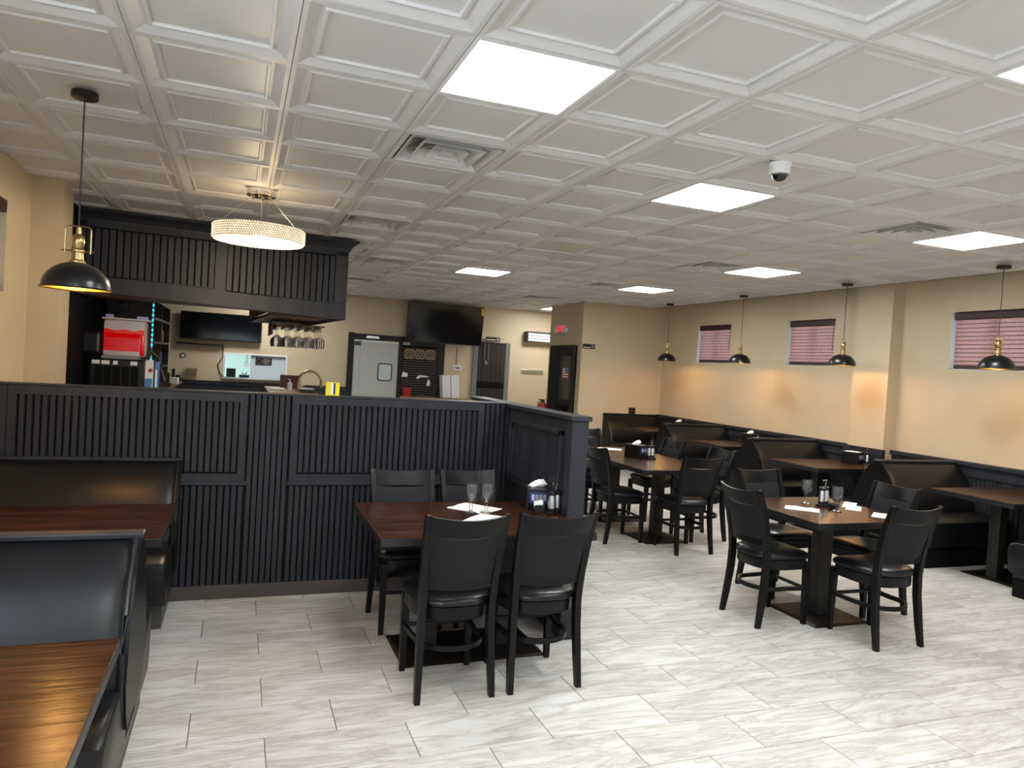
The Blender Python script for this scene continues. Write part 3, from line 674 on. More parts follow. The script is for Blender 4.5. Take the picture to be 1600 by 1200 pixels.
# dome security camera
sc = thing('security_camera', 'white ceiling dome security camera with dark glass dome', 'camera', (2.72, 3.25, ZC))
b = B(); b.lathe([(.001, 0), (.062, 0), (.062, -.01), (.055, -.014), (.055, -.052), (.048, -.06), (.001, -.06)], seg=28); b.obj('housing', 'white', sc, True)
b = B(); b.lathe([(.043, -.058)]+[(.041*math.cos(a), -.062-.036*math.sin(a)) for a in [k*PI/2/6 for k in range(6)]]+[(.001, -.098)], seg=24); dm = b.obj('dome', 'screen', sc, True)
b = B(); b.lathe([(.044, -.060), (.050, -.060), (.050, -.064), (.043, -.066)], seg=24); b.obj('ring', 'tray', dm)

# ------------------------------------------------------------------ table settings
TZ = .7602
gprof = [(.034, 0), (.036, .002), (.034, .005), (.012, .012), (.007, .02), (.009, .032), (.012, .04), (.008, .05), (.013, .062), (.028, .08), (.0385, .105), (.0415, .135), (.0395, .165), (.037, .178), (.0355, .178), (.038, .165), (.040, .135), (.037, .107), (.027, .084), (.012, .068), (.001, .066)]
g0 = B().lathe([(.001, 0)]+gprof, seg=24).obj('water_goblet', 'wineglass', smooth=True)
tag(g0, 'clear goblet on the partition table, on the booth aisle side of its twin', 'glass', 'goblets on the partition table'); g0.location = (1.335, 4.10, TZ+.003)
def goblet(x, y, lb, gr=None, dz=0):
    c = g0.copy(); COL.objects.link(c); c.location = (x, y, TZ+dz); c['label'] = lb
    if gr: c['group'] = gr
    elif 'group' in c.keys(): del c['group']
goblet(1.432, 4.10, 'clear goblet on the partition table, on the steel shaker side of its twin', 'goblets on the partition table', .003)
goblet(4.03, 4.275, 'clear water goblet behind the shakers on the square table')
goblet(4.037, 3.985, 'clear water goblet in front of the shakers on the square table')
def napkin(x, y, rz, sx, sy, label, group=None):
    b = B(); rn = random.Random(int(x*100+y*37)); nx, ny = 8, 5
    grid = [[(sx*(i/nx-.5)+rn.uniform(-.003, .003), sy*(j/ny-.5)+rn.uniform(-.004, .004), .0008+.004*rn.random()*(1 if 0 < i < nx else .6)) for i in range(nx+1)] for j in range(ny+1)]
    top = [[b.bm.verts.new(p) for p in r] for r in grid]; bot = [[b.bm.verts.new((p[0], p[1], .0002)) for p in r] for r in grid]
    for j in range(ny):
        for i in range(nx):
            b.bm.faces.new((top[j][i], top[j][i+1], top[j+1][i+1], top[j+1][i])); b.bm.faces.new((bot[j][i], bot[j+1][i], bot[j+1][i+1], bot[j][i+1]))
    edge = [(0, i) for i in range(nx)]+[(j, nx) for j in range(ny)]+[(ny, i) for i in range(nx, 0, -1)]+[(j, 0) for j in range(ny, 0, -1)]
    for k in range(len(edge)):
        (a, c), (d, e) = edge[k], edge[(k+1) % len(edge)]; b.bm.faces.new((top[a][c], bot[a][c], bot[d][e], top[d][e]))
    o = b.obj('napkin', 'paper', loc=(x, y, TZ), rotz=rz); tag(o, label, 'napkin', group); return o
napkin(1.41, 4.25, .72, .22, .27, 'white paper napkin lying under the two goblets')
napkin(1.37, 3.955, .83, .25, .15, 'white paper napkin behind the chair back on the partition table')
napkin(3.82, 4.085, -.76, .23, .15, 'white folded napkin on the partition side of the square table')
napkin(4.375, 4.195, .71, .27, .09, 'white folded napkin beyond the shakers at the square table edge')
napkin(4.30, 4.085, .71, .22, .10, 'white folded napkin beside the clear goblet on the square table')
napkin(4.29, 3.815, .70, .20, .13, 'white folded napkin by the chair facing the square table')
napkin(4.10, 7.50, -.5, .28, .2, 'white napkin lying on the double table by the back-wall end')
def shakers(x, y, rz, label, z=TZ, group=None, wire=True):
    t = thing('shaker_caddy', label, 'shakers', (x, y, z), rz, group); t.scale = (1.15, 1.15, 1.2)
    B().box(-.05, .05, -.028, .028, 0, .012, .004).obj('tray', 'black', t)
    for s in (-1, 1):
        b = B(); b.lathe([(.001, .012), (.021, .012), (.022, .016), (.022, .03)], (s*.024, 0, 0), 16); sb_ = b
        b = B(); b.lathe([(.022, .03), (.0205, .06), (.016, .095)], (s*.024, 0, 0), 16); sk_ = b.obj('shaker', 'steel', t, True); sb_.obj('base', 'black', sk_, True)
        b = B(); b.lathe([(.016, .095), (.02, .098), (.02, .113), (.012, .12), (.001, .121)], (s*.024, 0, 0), 16); b.obj('cap', 'black', sk_, True)
    if wire: b = B(); b.tube([(0, 0, .01), (0, 0, .12), (-.02, 0, .155), (-.02, 0, .16), (.02, 0, .16), (.02, 0, .155), (0, 0, .12)], .0025, 6); b.obj('wire_handle', 'chrome', t)
def dispenser(x, y, rz, label, z=TZ, tissue=True):
    t = thing('napkin_dispenser', label, 'dispenser', (x, y, z), rz)
    bd = B().box(-.075, .075, -.10, .10, 0, .135, .006).obj('body', 'black', t)
    B().box(-.060, .060, -.103, -.0995, .045, .115).obj('face_plate', 'navy', bd)
    for k in range(4): B().box(-.045+k*.025, -.027+k*.025, -.1045, -.1028, .062, .10).obj('menu_card', 'lavender' if k == 0 else 'tray', bd)
    if tissue:
        b = B(); rn = random.Random(5); rings = []
        for k, (w, z_) in enumerate(((.05, .134), (.055, .142), (.05, .152), (.035, .166), (.02, .176))):
            rings.append([(w*math.cos(a)*(1+.25*math.sin(3*a+k))+.01*k, .6*w*math.sin(a)*(1+.3*math.cos(2*a+k)), z_+.005*math.sin(4*a)) for a in [2*PI*i/14 for i in range(14)]])
        b.loft(rings); b.obj('paper_tissue', 'paper', t, True)
    return t
dispenser(1.815, 4.27, -.15, 'black napkin dispenser with white tissue against the black wing')
b = B(); b.box(-.035, .035, -.025, .025, 0, .05, .004); ph = b.obj('packet_holder', 'black', loc=(1.778, 4.11, TZ)); tag(ph, 'small black holder of sweetener packets beside the steel shakers', 'holder')
for k in range(4): B().box(-.028, .028, -.018+k*.01, -.013+k*.01, .02, .078-.004*k, mtx=Matrix.Rotation(.12*(k-1.5), 4, 'Y')).obj('packet', ['paper', 'paper', 'lavender', 'paper'][k], ph)
shakers(1.868, 4.075, .5, 'steel salt and pepper shakers in caddy by the wing post')
shakers(4.11, 4.185, .25, 'steel shakers in wire caddy on the square table')
b = B(); b.lathe([(.001, 0), (.028, 0), (.04, .018), (.042, .035), (.036, .037), (.030, .012), (.001, .008)], seg=20); o = b.obj('sugar_bowl', 'black', smooth=True, loc=(4.10, 4.075, TZ)); tag(o, 'small black bowl beside the shakers on the square table', 'bowl')
dispenser(4.06, 6.83, .45, 'black napkin dispenser with white tissue on the double table')
shakers(4.165, 6.70, .3, 'steel shakers in front of the dispenser on the double table')
dispenser(6.82, 6.55, .3, 'black napkin dispenser on the booth table by the pilaster', tissue=False)
napkin(6.82, 6.55, .3, .12, .16, 'white napkin lying on top of the booth dispenser').location.z = TZ+.136
shakers(6.93, 6.44, .8, 'steel shakers beside the dispenser on the pilaster booth table')
dispenser(6.98, 10.42, .2, 'black napkin dispenser with tissue on the corner booth table')
shakers(6.99, 10.22, .8, 'steel shakers on the corner booth table')
shakers(6.98, 8.42, .8, 'steel shakers showing above the bench on the booth table near the corner blind')
dispenser(6.97, 8.58, .2, 'black napkin dispenser on the booth table near the corner blind')

# ------------------------------------------------------------------ bar interior
cl = thing('bar_counter', 'brown wooden counter along the black bar wall', 'counter', (-1.39, 7.6, 0))
B().box(0, .50, 0, 5.9, 1.03, 1.07, .006).obj('worktop', 'barwood', cl)
B().box(0, .44, .03, 5.87, 0, 1.03).obj('body', 'blackwood', cl)
crt = thing('bar_counter', 'brown wooden counter carrying the brass tap', 'counter', (.42, 8.2, 0))
B().box(0, .72, 0, 4.9, 1.03, 1.07, .006).obj('worktop', 'barwood', crt)
B().box(.06, .66, .03, 4.87, 0, 1.03).obj('body', 'blackwood', crt)
bw = struct(B().box(-1.38, 1.95, YF-.03, YF, 0, 1.0).box(-1.38, 1.95, YF-.05, YF, 1.0, 1.07, .006).obj('trim_5', 'blackwood'), 'black dado below the kitchen pass window', 'trim')
b = B()
for i in range(80):
    x = -1.36+i*.041; b.box(x, x+.03, YF-.038, YF-.029, .1, .98)
b.obj('beadboard', 'blackwood', bw)
# brass tap
tp = thing('brass_tap', 'tall arched brass tap on the bar counter', 'tap', (1.02, 11.95, 1.07))
A = at_y(466, 606, 11.95); C_ = at_y(501, 612, 11.95); top = at_y(485, 580, 11.95)
cx = (A.x+C_.x)/2-1.02; R = (C_.x-A.x)/2; zc = top.z-R-1.07
pts = [(cx-R, 0, 0)]+[(cx-R*math.cos(a), 0, zc+R*math.sin(a)) for a in [k*PI/14 for k in range(15)]]+[(cx+R, 0, .06)]
b = B(); b.tube(pts, .022, 10); b.obj('spout', 'brass', tp, True)
b = B(); b.lathe([(.04, 0), (.04, .012), (.026, .03), (.026, .08)], (cx-R, 0, 0), 16); b.obj('base', 'brass', tp, True)
b = B(); b.tube([(cx-R+.02, 0, .06), (cx-R+.10, -.02, .09)], .01, 8); b.obj('handle', 'brass', tp)
# counter clutter, right
def simple(name, b, m, loc, label, cat, rotz=0, smooth=False, group=None): return tag(b.obj(name, m, loc=loc, rotz=rotz, smooth=smooth), label, cat, group)
bt = thing('pump_bottle', 'white pump bottle on the bar counter beside the wooden box', 'bottle', (.76, 11.85, 1.07))
b = B(); b.lathe([(.001, 0), (.035, 0), (.037, .01), (.037, .11), (.014, .13)], seg=16); b.obj('body', 'white', bt, True)
b = B(); b.lathe([(.014, .13), (.014, .15), (.006, .152), (.006, .18), (.001, .182)], seg=10); b.tube([(0, 0, .178), (-.035, 0, .172)], .005, 6); b.obj('pump', 'paper', bt)
wb = thing('condiment_box', 'reddish wooden box standing on the bar counter', 'box', (.80, 12.6, 1.07))
B().frame(-.15, .15, 0, .22, -.05, .05, .02).obj('frame', 'terracotta', wb); B().box(-.13, .13, -.03, .03, .02, .20).obj('panel', 'terracotta', wb)
b = B(); b.box(-.02, .0, -.04, .04, 0, .26); simple('menu_holder', b, 'paper', (1.0, 12.5, 1.07), 'pale menu card standing beside the wooden box', 'menu')
b = B(); b.box(-.11, .11, -.15, .15, 0, .03, .01); simple('bar_mat', b, 'paper', (.58, 11.9, 1.07), 'folded white towel on the brown bar counter', 'towel')
sk = thing('drip_tray', 'dark steel drip tray below the brass tap', 'tray', (1.0, 11.6, 1.07))
B().box(-.12, .12, -.2, .2, 0, .05, .01).obj('pan', 'black', sk); B().box(-.10, .10, -.18, .18, .05, .056).obj('grate', 'steel', sk)
# yellow box on the partition
yb_ = at_y(519, 618, YW+.05)
yx = thing('yellow_box', 'bright yellow box with navy and white stripe on the partition top', 'box', (yb_.x, YW+.05, ZT))
B().box(-.046, .046, -.02, .02, 0, .092, .002).obj('box', 'yellow', yx)
B().box(-.014, .002, -.0212, -.0198, .008, .088).obj('stripe', 'paper', yx); B().box(.004, .017, -.0212, -.0198, .008, .088).obj('stripe', 'navy', yx)

# frozen drink machine
YM = 8.05
sm = thing('slush_machine', 'black frozen drink machine with a full red tank', 'drink machine', (-1.07, YM, 1.07))
k = YM/7.5
def mz(z): return 1.65+(z-1.65)*k-1.07
B().box(-.27, .20, -.12, .22, 0, mz(1.50), .012).obj('body', 'black', sm)
b = B()
for i in range(5): b.box(-.225+i*.078, -.16+i*.078, -.126, -.119, .02, mz(1.44))
b.obj('side_grille', 'matteblack', sm)
for i, (a, c) in enumerate(((-.25, -.185), (-.17, -.10), (-.07, -.03), (.08, .14))): B().box(a, c, -.124, -.1195, mz(1.455), mz(1.49)).obj('warning_label', 'paper', sm)
B().box(-.42, -.19, -.10, .20, mz(1.54), mz(1.75), .03).obj('motor_housing', 'black', sm)
tk = B(); tk.box(-.172, .192, -.102, .182, mz(1.53), mz(1.862), .03); tank = tk.obj('tank', 'tankplastic', sm, True)
b = B(); b.box(-.165, .185, -.096, .176, mz(1.575), mz(1.745), .025); b.obj('slush', 'slush', tank, True)
b = B(); rn = random.Random(2); rings = []
for i in range(15):
    x = -.163+.346*i/14; z = mz(1.745)+.035+.008*math.sin(i*1.1)+.006*rn.random(); rings.append([(x, -.104, mz(1.70)), (x, -.104, z-.010), (x, -.05, z), (x, .12, z), (x, .175, z-.015), (x, .175, mz(1.70))])
b.loft(rings); b.obj('slush_surface', 'slush', tank, True)
B().box(-.160, .150, -.104, -.10, mz(1.58), mz(1.74)).obj('slush_face', 'slush', tank)
B().box(.150, .19, -.108, -.06, mz(1.54), mz(1.745), .015).obj('tap_housing', 'slush', tank, True)
B().box(-.185, .225, -.115, .195, mz(1.862), mz(1.878), .005).obj('lid', 'tankplastic', sm)
B().box(-.165, -.10, -.06, .02, mz(1.877), mz(1.91), .008).obj('lid_clip', 'lavender', sm); B().box(.11, .21, -.08, .0, mz(1.877), mz(1.905), .008).obj('lid_clip', 'lavender', sm)
B().box(-.18, .14, -.10, .16, mz(1.505), mz(1.535), .006).obj('drip_gutter', 'tray', sm)
b = B(); b.box(.205, .25, .0, .06, mz(1.55), mz(1.62), .01); b.tube([(.23, .03, mz(1.60)), (.30, .03, mz(1.54)), (.34, .03, mz(1.42)), (.37, .03, mz(1.32))], .022, 8, (1, .9, .9, 1.1)); b.obj('dispensing_handle', 'black', sm)
b = B(); b.box(.20, .42, -.02, .12, mz(1.21), mz(1.25), .01); b.obj('drip_tray', 'black', sm)
pc = thing('drink_carton', 'printed drink carton with red and blue fruit beside the machine', 'carton', (-.822, YM-.10, 1.07))
B().box(-.035, .035, -.035, .035, 0, .43, .003).obj('carton', 'paper', pc)
b = B(); b.lathe([(.001, -.0362), (.02, -.0362), (.02, -.0352), (.001, -.0352)], (.012, 0, .33), 14, 'y'); b.obj('fruit_print', 'redpaint', pc)
B().box(-.033, .03, -.0365, -.0352, .06, .25).obj('print', 'blueprint', pc); B().box(.0, .032, -.037, -.0363, .0, .15).obj('print', 'orangeprint', pc)
pc2 = thing('drink_carton', 'blue drink carton squeezed between printed carton and light strip', 'carton', (-.755, YM-.08, 1.07)); B().box(-.02, .02, -.03, .03, 0, .42, .003).obj('carton', 'blueprint', pc2); B().box(-.012, .004, -.0315, -.0295, .10, .34).obj('print', 'paper', pc2)

# bottle shelving behind the machine
XF = -.93; YSH = (9.0, 11.2)
sh = thing('bottle_shelf', 'dark wooden back-bar shelving with bottles along the black wall', 'shelf', (XF, YSH[0], 1.07))
D, LL, HH = -.45, YSH[1]-YSH[0], 1.12
B().box(D, 0, 0, .03, 0, HH).obj('end_panel', 'brownwood', sh); B().box(D, 0, LL-.03, LL, 0, HH).obj('end_panel', 'brownwood', sh)
B().box(D, D+.02, .03, LL-.03, 0, HH).obj('back_panel', 'matteblack', sh)
for z in (.0, .30, .60, .88, HH-.03): B().box(D+.02, 0, .03, LL-.03, z, z+.025).obj('shelf_board', 'brownwood', sh)
B().box(D+.02, 0, LL/2-.015, LL/2+.015, .025, HH-.03).obj('divider', 'brownwood', sh)
led = thing('led_strip', 'glowing cyan light strip on the shelf edge', 'light strip', (XF+.012, YSH[0]-.02, 1.07))
b = B(); b.box(-.006, .006, -.004, .004, 0, HH-.02); b.obj('strip', 'white', led)
for i in range(20): B().box(-.010, .010, -.014, -.004, .02+i*.055, .046+i*.055, .005, seg=1).obj('diode', 'led', led)
rn = random.Random(11); bcol = ['terracotta', 'barwood', 'blueprint', 'paper', 'brownwood', 'orangeprint', 'steel', 'navy']
bl = ['rust red', 'amber', 'blue', 'white', 'brown', 'orange', 'silver', 'navy']
n = 0
for zi, z in enumerate((.027, .327, .627)):
    for j in range(8):
        y = YSH[0]+.10+j*.255+(.06 if j >= 4 else 0); x = XF-.07-.05*rn.random(); h = .2+.05*rn.random(); r = .028+.006*rn.random(); ci = (zi*3+j) % 8
        t = thing('liquor_bottle', '%s bottle on the %s shelf beside the light strip' % (bl[ci], ('lowest', 'middle', 'upper')[zi]), 'bottle', (x, y, 1.07+z), 0, 'bottles on the back-bar shelf')
        b = B(); b.lathe([(.001, 0), (r, 0), (r, h*.6), (.011, h*.75), (.011, h*.93)], seg=12); bd = b.obj('body', bcol[ci], t, True)
        b = B(); b.lathe([(.013, h*.93), (.013, h), (.001, h)], seg=10); b.obj('cap', bcol[(ci+3) % 8], bd)
# little framed picture on the shelf end, books, box
fr = thing('picture_frame', 'small dark picture frame with gold script on the shelf end', 'picture', (-1.21, YSH[0]-.03, 1.97)); B().box(-.08, .08, -.01, .02, 0, .15, .003).obj('frame', 'brownwood', fr); B().box(-.065, .065, -.0112, -.0098, .015, .135).obj('picture', 'black', fr)
b = B(); b.tube([(-.03, -.013, .10), (-.015, -.013, .06), (0, -.013, .11), (.01, -.013, .07), (.035, -.013, .12)], .004, 5); b.obj('gold_script', 'wicker', fr)
b = B(); b.box(-.04, .04, -.03, .03, 0, .18, .01); simple('clear_box', b, 'clearplastic', (-1.0, YSH[0]+.09, 1.978), 'clear plastic box on the top shelf beside the light strip', 'box')
# register cluster on the left counter
pt = thing('card_terminal', 'black card terminal with handset on the left bar counter', 'terminal', (-.98, 11.55, 1.07))
B().box(-.07, .07, -.10, .10, 0, .05, .01).obj('base', 'black', pt); B().box(-.05, .05, -.02, .02, .04, .20, .01, mtx=Matrix.Rotation(-.3, 4, 'X')).obj('handset', 'black', pt)
b = B(); b.box(-.12, .12, -.12, .12, 0, .10, .012); simple('receipt_printer', b, 'paper', (-.99, 12.4, 1.07), 'white receipt printer on the left bar counter', 'printer')
b = B(); b.lathe([(.001, 0), (.04, 0), (.04, .12), (.001, .12)], seg=14); simple('black_cup', b, 'black', (-.92, 13.0, 1.07), 'black cup at the end of the left bar counter', 'cup', smooth=True)
ph_ = thing('wall_phone', 'black cordless phone standing against the far bar wall', 'phone', (-1.02, 13.35, 1.07)); B().box(-.05, .05, -.05, .05, 0, .04, .01).obj('cradle', 'black', ph_); B().box(-.025, .025, -.015, .015, .03, .21, .008).obj('handset', 'black', ph_)
b = B(); b.box(-.03, .03, -.02, .02, 0, .34, .008); simple('white_box', b, 'paper', (-.955, YSH[1]+.019, 1.36), 'white upright tablet holder mounted on the shelf end', 'tablet')
# far wall: bar television, pass window and small fittings
YT = YF
def flat_tv(u0, v0, u1, v1, y, label, tilt=0, sound=False):
    a = at_y(u0, v0, y); c = at_y(u1, v1, y); w = c.x-a.x; h = a.z-c.z
    t = thing('television', label, 'television', ((a.x+c.x)/2, y, c.z)); t.rotation_euler.x = tilt
    hs_ = B().box(-w/2, w/2, -.03, .012, 0, h, .004).obj('housing', 'tvframe', t); B().box(-w/2+.012, w/2-.012, -.0325, -.0295, .02, h-.012).obj('screen', 'screen', hs_)
    B().box(-.2, .2, .012, .06, h*.3, h*.7).obj('wall_bracket', 'black', t)
    return t, w, h
tv, w, h = flat_tv(283, 485, 408, 536, YT-.09, 'black flat television on the far wall above the pass window')
sb = thing('soundbar', 'thin dark soundbar below the bar television', 'soundbar', (at_y(313, 537, YT-.08).x, YT-.08, at_y(313, 539, YT-.08).z)); B().box(-.40, .40, -.03, .07, 0, .035, .008).obj('bar', 'brownwood', sb); B().box(-.39, .39, -.032, -.029, .005, .03).obj('grille', 'black', sb)
a = at_y(349, 537, YT); c = at_y(352, 592, YT)
b = B(); b.tube([(a.x, YT-.012, a.z), (a.x+.0, YT-.012, a.z-.25), (a.x-.08, YT-.012, a.z-.40), (c.x-.10, YT-.012, c.z+.1), (c.x+.02, YT-.012, c.z)], .008, 5); o = b.obj('tv_cable', 'black'); tag(o, 'black cable hanging from the bar television to the pass window', 'cable')
wp = struct(B().frame(PASS[0]-.03, PASS[1]+.03, PASS[2]-.03, PASS[3]+.03, YF-.01, YF+.15, .03).obj('window_8', 'white'), 'kitchen pass window with white frame in the far wall', 'window')
B().box(PASS[0]-.04, PASS[1]+.04, YF-.10, YF-.01, PASS[2]-.03, PASS[2]-.005, .004).obj('sill', 'steel', wp)
xm = PASS[0]+(PASS[1]-PASS[0])*.42
B().box(xm, PASS[1], YF+.04, YF+.05, PASS[2], PASS[3]).obj('sliding_panel', 'passpanel', wp)
struct(B().box(PASS[0]-.3, PASS[1]+.3, YF+.9, YF+.95, .7, 2.2).obj('wall_kitchen', 'cyanwall_glow'), 'pale turquoise kitchen wall with added glow, seen through the pass window')
cw = B().box(-.05, .05, -.03, 0, -.05, .05, .008).obj('switch_box', 'white', loc=(.14, YF+.9, 1.37)); tag(cw, 'white electrical box on the turquoise kitchen wall', 'outlet'); b = B(); b.tube([(0, -.015, .05), (0, -.015, .5)], .012, 6); b.obj('conduit', 'steel', cw)
b = B(); b.box(-.08, .08, -.08, .08, 0, .16, .01); simple('ticket_printer', b, 'black', (-.13, YF+.06, PASS[2]+.002), 'black ticket printer in the pass window', 'printer')
bs = thing('stapler_box', 'black tray with tongs in the pass window', 'tray', (.10, YF+.06, PASS[2]+.002)); B().box(-.09, .09, -.05, .05, 0, .05, .008).obj('tray', 'black', bs); b = B(); b.tube([(-.01, 0, .05), (-.04, 0, .10)], .009, 6); b.tube([(.01, 0, .05), (.045, 0, .10)], .009, 6); b.obj('tongs', 'black', bs)
st = thing('notice_sign', 'small dark notice with round green emblem on the pass panel', 'sign', (.43, YF+.038, 1.40)); B().box(-.145, .145, -.004, .002, 0, .14).obj('board', 'black', st)
b = B(); b.lathe([(.045, -.006), (.052, -.006), (.052, -.004), (.045, -.004), (.045, -.006)], (-.08, 0, .07), 20, 'y'); b.obj('emblem', 'wicker', st)
for i in range(4): B().box(-.01, .12-.02*(i % 2), -.0055, -.004, .02+i*.03, .034+i*.03).obj('print_line', 'tray', st)
q = at_y(286, 555, YF); b = B(); b.lathe([(.030, -.02), (.046, -.02), (.048, 0), (.030, 0), (.030, -.02)], seg=20, axis='y'); o = b.obj('wall_gauge', 'black', loc=(q.x, YF, q.z)); tag(o, 'small round black rimmed gauge on the far bar wall', 'gauge'); b = B(); b.lathe([(.001, -.012), (.031, -.012), (.031, -.008), (.001, -.008)], seg=20, axis='y'); b.obj('dial', 'paper', o)
q = at_y(300, 588, YF); bk = thing('wicker_basket', 'tan basket hung on the far bar wall', 'basket', (q.x, YF-.05, q.z)); b = B()
b.loft([[(-.07, -.03, 0), (.07, -.03, 0), (.07, .045, 0), (-.07, .045, 0)], [(-.085, -.045, .15), (.085, -.045, .15), (.085, .045, .15), (-.085, .045, .15)]]); b.obj('body', 'wicker', bk)
b = B()
for i in range(5): b.box(-.088, .088, -.05, -.028, .015+i*.03, .025+i*.03)
b.obj('weave', 'tan', bk)

# ------------------------------------------------------------------ far wall, right part
def PYF(u, v, d=0): return at_y(u, v, YF-d)
dx0, dx1, dz = 2.05, 2.965, 2.0
kd = thing('door_frame', 'dark wooden frame round the kitchen door and shutter', 'door frame', (1.96, YF, 0))
B().box(0, .105, -.05, 0, 0, 2.135).obj('jamb', 'darkframe', kd); B().box(.105, 1.22, -.05, 0, 2.015, 2.12).obj('header', 'darkframe', kd); B().box(.985, 1.06, -.05, 0, 0, 2.015).obj('mullion', 'darkframe', kd)
B().box(1.79, 1.93, -.05, 0, 0, 2.03).obj('jamb', 'darkframe', kd); B().box(1.22, 1.79, -.05, 0, 1.96, 2.03).obj('header', 'darkframe', kd)
pl = thing('name_plate', 'steel name plate on the kitchen door header', 'plate', (2.42, YF-.05, 2.04)); B().box(-.11, .11, -.012, 0, 0, .05, .004).obj('plate', 'steel', pl); B().box(-.13, -.11, -.014, 0, .005, .03).obj('screw', 'chrome', pl); B().box(.11, .13, -.014, 0, .005, .03).obj('screw', 'chrome', pl)
d1 = struct(B().box(dx0+.02, dx1-.02, YF-.035, YF-.002, 0, dz, .004).obj('door_1', 'doorgrey'), 'grey swinging kitchen door with small window', 'door')
B().box(dx0+.02, dx1-.02, YF-.037, YF-.034, 1.97, 2.0).obj('light_gap', 'white', d1); B().box(dx0+.14, dx0+.146, YF-.0375, YF-.034, 0, dz).obj('seam', 'tray', d1); B().box(dx0+.03, dx0+.15, YF-.05, YF-.034, 1.89, 1.97).obj('hinge_cover', 'black', d1)
b = B(); a, c = PYF(590, 567), PYF(611, 596)
def rrect(x0, x1, z0, z1, r, n=5):
    pts = []
    for (cx_, cz_, a0) in ((x1-r, z1-r, 0), (x0+r, z1-r, PI/2), (x0+r, z0+r, PI), (x1-r, z0+r, 1.5*PI)):
        for i in range(n): t = a0+PI/2*i/(n-1); pts.append((cx_+r*math.cos(t), cz_+r*math.sin(t)))
    return pts
b.prism(rrect(a.x, c.x, c.z, a.z, .05), YF-.042, YF-.034, 'y'); wrm = b.obj('window_rim', 'black', d1)
b = B(); b.prism(rrect(a.x+.022, c.x-.022, c.z+.022, a.z-.022, .035), YF-.0445, YF-.041, 'y'); b.obj('pane', 'passpanel', wrm)
# shutter with ornate panel
shu = thing('slatted_shutter', 'dark slatted shutter beside the grey kitchen door', 'shutter', (3.03, YF, 0))
B().box(0, .71, -.02, -.002, .945, 1.955).obj('backing', 'matteblack', shu)
for i in range(20): B().box(.005, .70, -.045, -.018, .95+i*.049, .978+i*.049).obj('slat', 'brownwood', shu)
orn = thing('carved_panel', 'tan carved scroll panel above the slatted shutter', 'carving', (3.05, YF-.055, 1.69))
for i in range(3):
    b = B(); x = .11+i*.215
    b.prism([(p[0], p[1]) for p in rrect(x-.10, x+.10, 0, .19, .05)], -.004, .004, 'y'); b.obj('backing', 'brownwood', orn)
    b = B()
    for sx in (-1, 1):
        for sz in (-1, 1):
            b.tube([(x+sx*(.02+.028*math.cos(t)+.02), -.006, .095+sz*(.045+.028*math.sin(t))) for t in [j*.6 for j in range(11)]], .009, 5)
    b.tube([(p[0], -.006, p[1]) for p in rrect(x-.095, x+.095, .005, .185, .045)+[(x+.095, .14)]], .008, 5); b.obj('scroll', 'tan', orn)
for u, v, w_, h_, lb in ((632, 585, .12, .10, 'crumpled white paper stuck on the shutter by the door'), (661, 588, .22, .05, 'long white paper strip lying across the shutter slats'), (669, 598, .07, .13, 'white paper slip hanging at the shutter edge'), (653, 590, .07, .05, 'small white paper slip at the shutter middle')):
    q = PYF(u, v, .06); b = B(); b.loft([[(-w_/2, 0, -h_/2), (w_/2, -.01, -h_/2+.01), (w_/2, -.008, -h_/2+.012), (-w_/2, .002, -h_/2)], [(-w_/2+.02, -.01, h_/2), (w_/2, 0, h_/2-.02), (w_/2, .002, h_/2-.02), (-w_/2+.02, -.008, h_/2)]]); o = b.obj('paper_slip', 'paper', loc=q); tag(o, lb, 'paper')
cnt = thing('side_counter', 'pale wooden counter below the shutter', 'counter', (3.02, YF-.5, 0)); B().box(0, 1.5, 0, .44, .90, .94, .006).obj('worktop', 'tan', cnt); B().box(.03, 1.47, .04, .43, 0, .90).obj('body', 'blackwood', cnt)
b = B(); b.lathe([(.001, 0), (.07, 0), (.09, .17), (.083, .17), (.065, .012), (.001, .012)], seg=20); simple('red_bucket', b, 'red', (3.12, YF-.2, .942), 'red bucket on the counter below the shutter', 'bucket', smooth=True)
for i, (x, lb) in enumerate(((3.92, 'white upright box leaning beside the shutter'), (4.10, 'white upright box leaning against another white box'))):
    t = thing('white_box', lb, 'box', (x, YF-.18, .952)); t.rotation_euler = (0, -.09, 0); B().box(-.085, .085, -.11, .11, 0, .45, .006).obj('carton', 'white', t); B().box(-.087, .087, -.112, .112, .445, .452).obj('flap', 'paper', t)
flat, w, h = flat_tv(637, 470, 751, 541, YF-.17, 'large black flat television tilted down on the far wall', tilt=math.radians(7))
flat.location.z -= .0
B().box(w/2-.055, w/2-.01, -.0345, -.0325, h-.17, h-.02).obj('sticker', 'yellow', flat)
q = PYF(714, 575); th = thing('thermostat', 'white wall thermostat below the large television', 'thermostat', (q.x, YF, q.z)); B().box(-.08, .08, -.03, 0, -.055, .055, .008).obj('case', 'white', th); B().box(-.05, .05, -.032, -.029, -.025, .03).obj('display', 'tray', th); b = B(); b.tube([(-.02, -.01, .05), (-.02, -.01, .42)], .008, 5); b.obj('cable', 'greyframe', th)
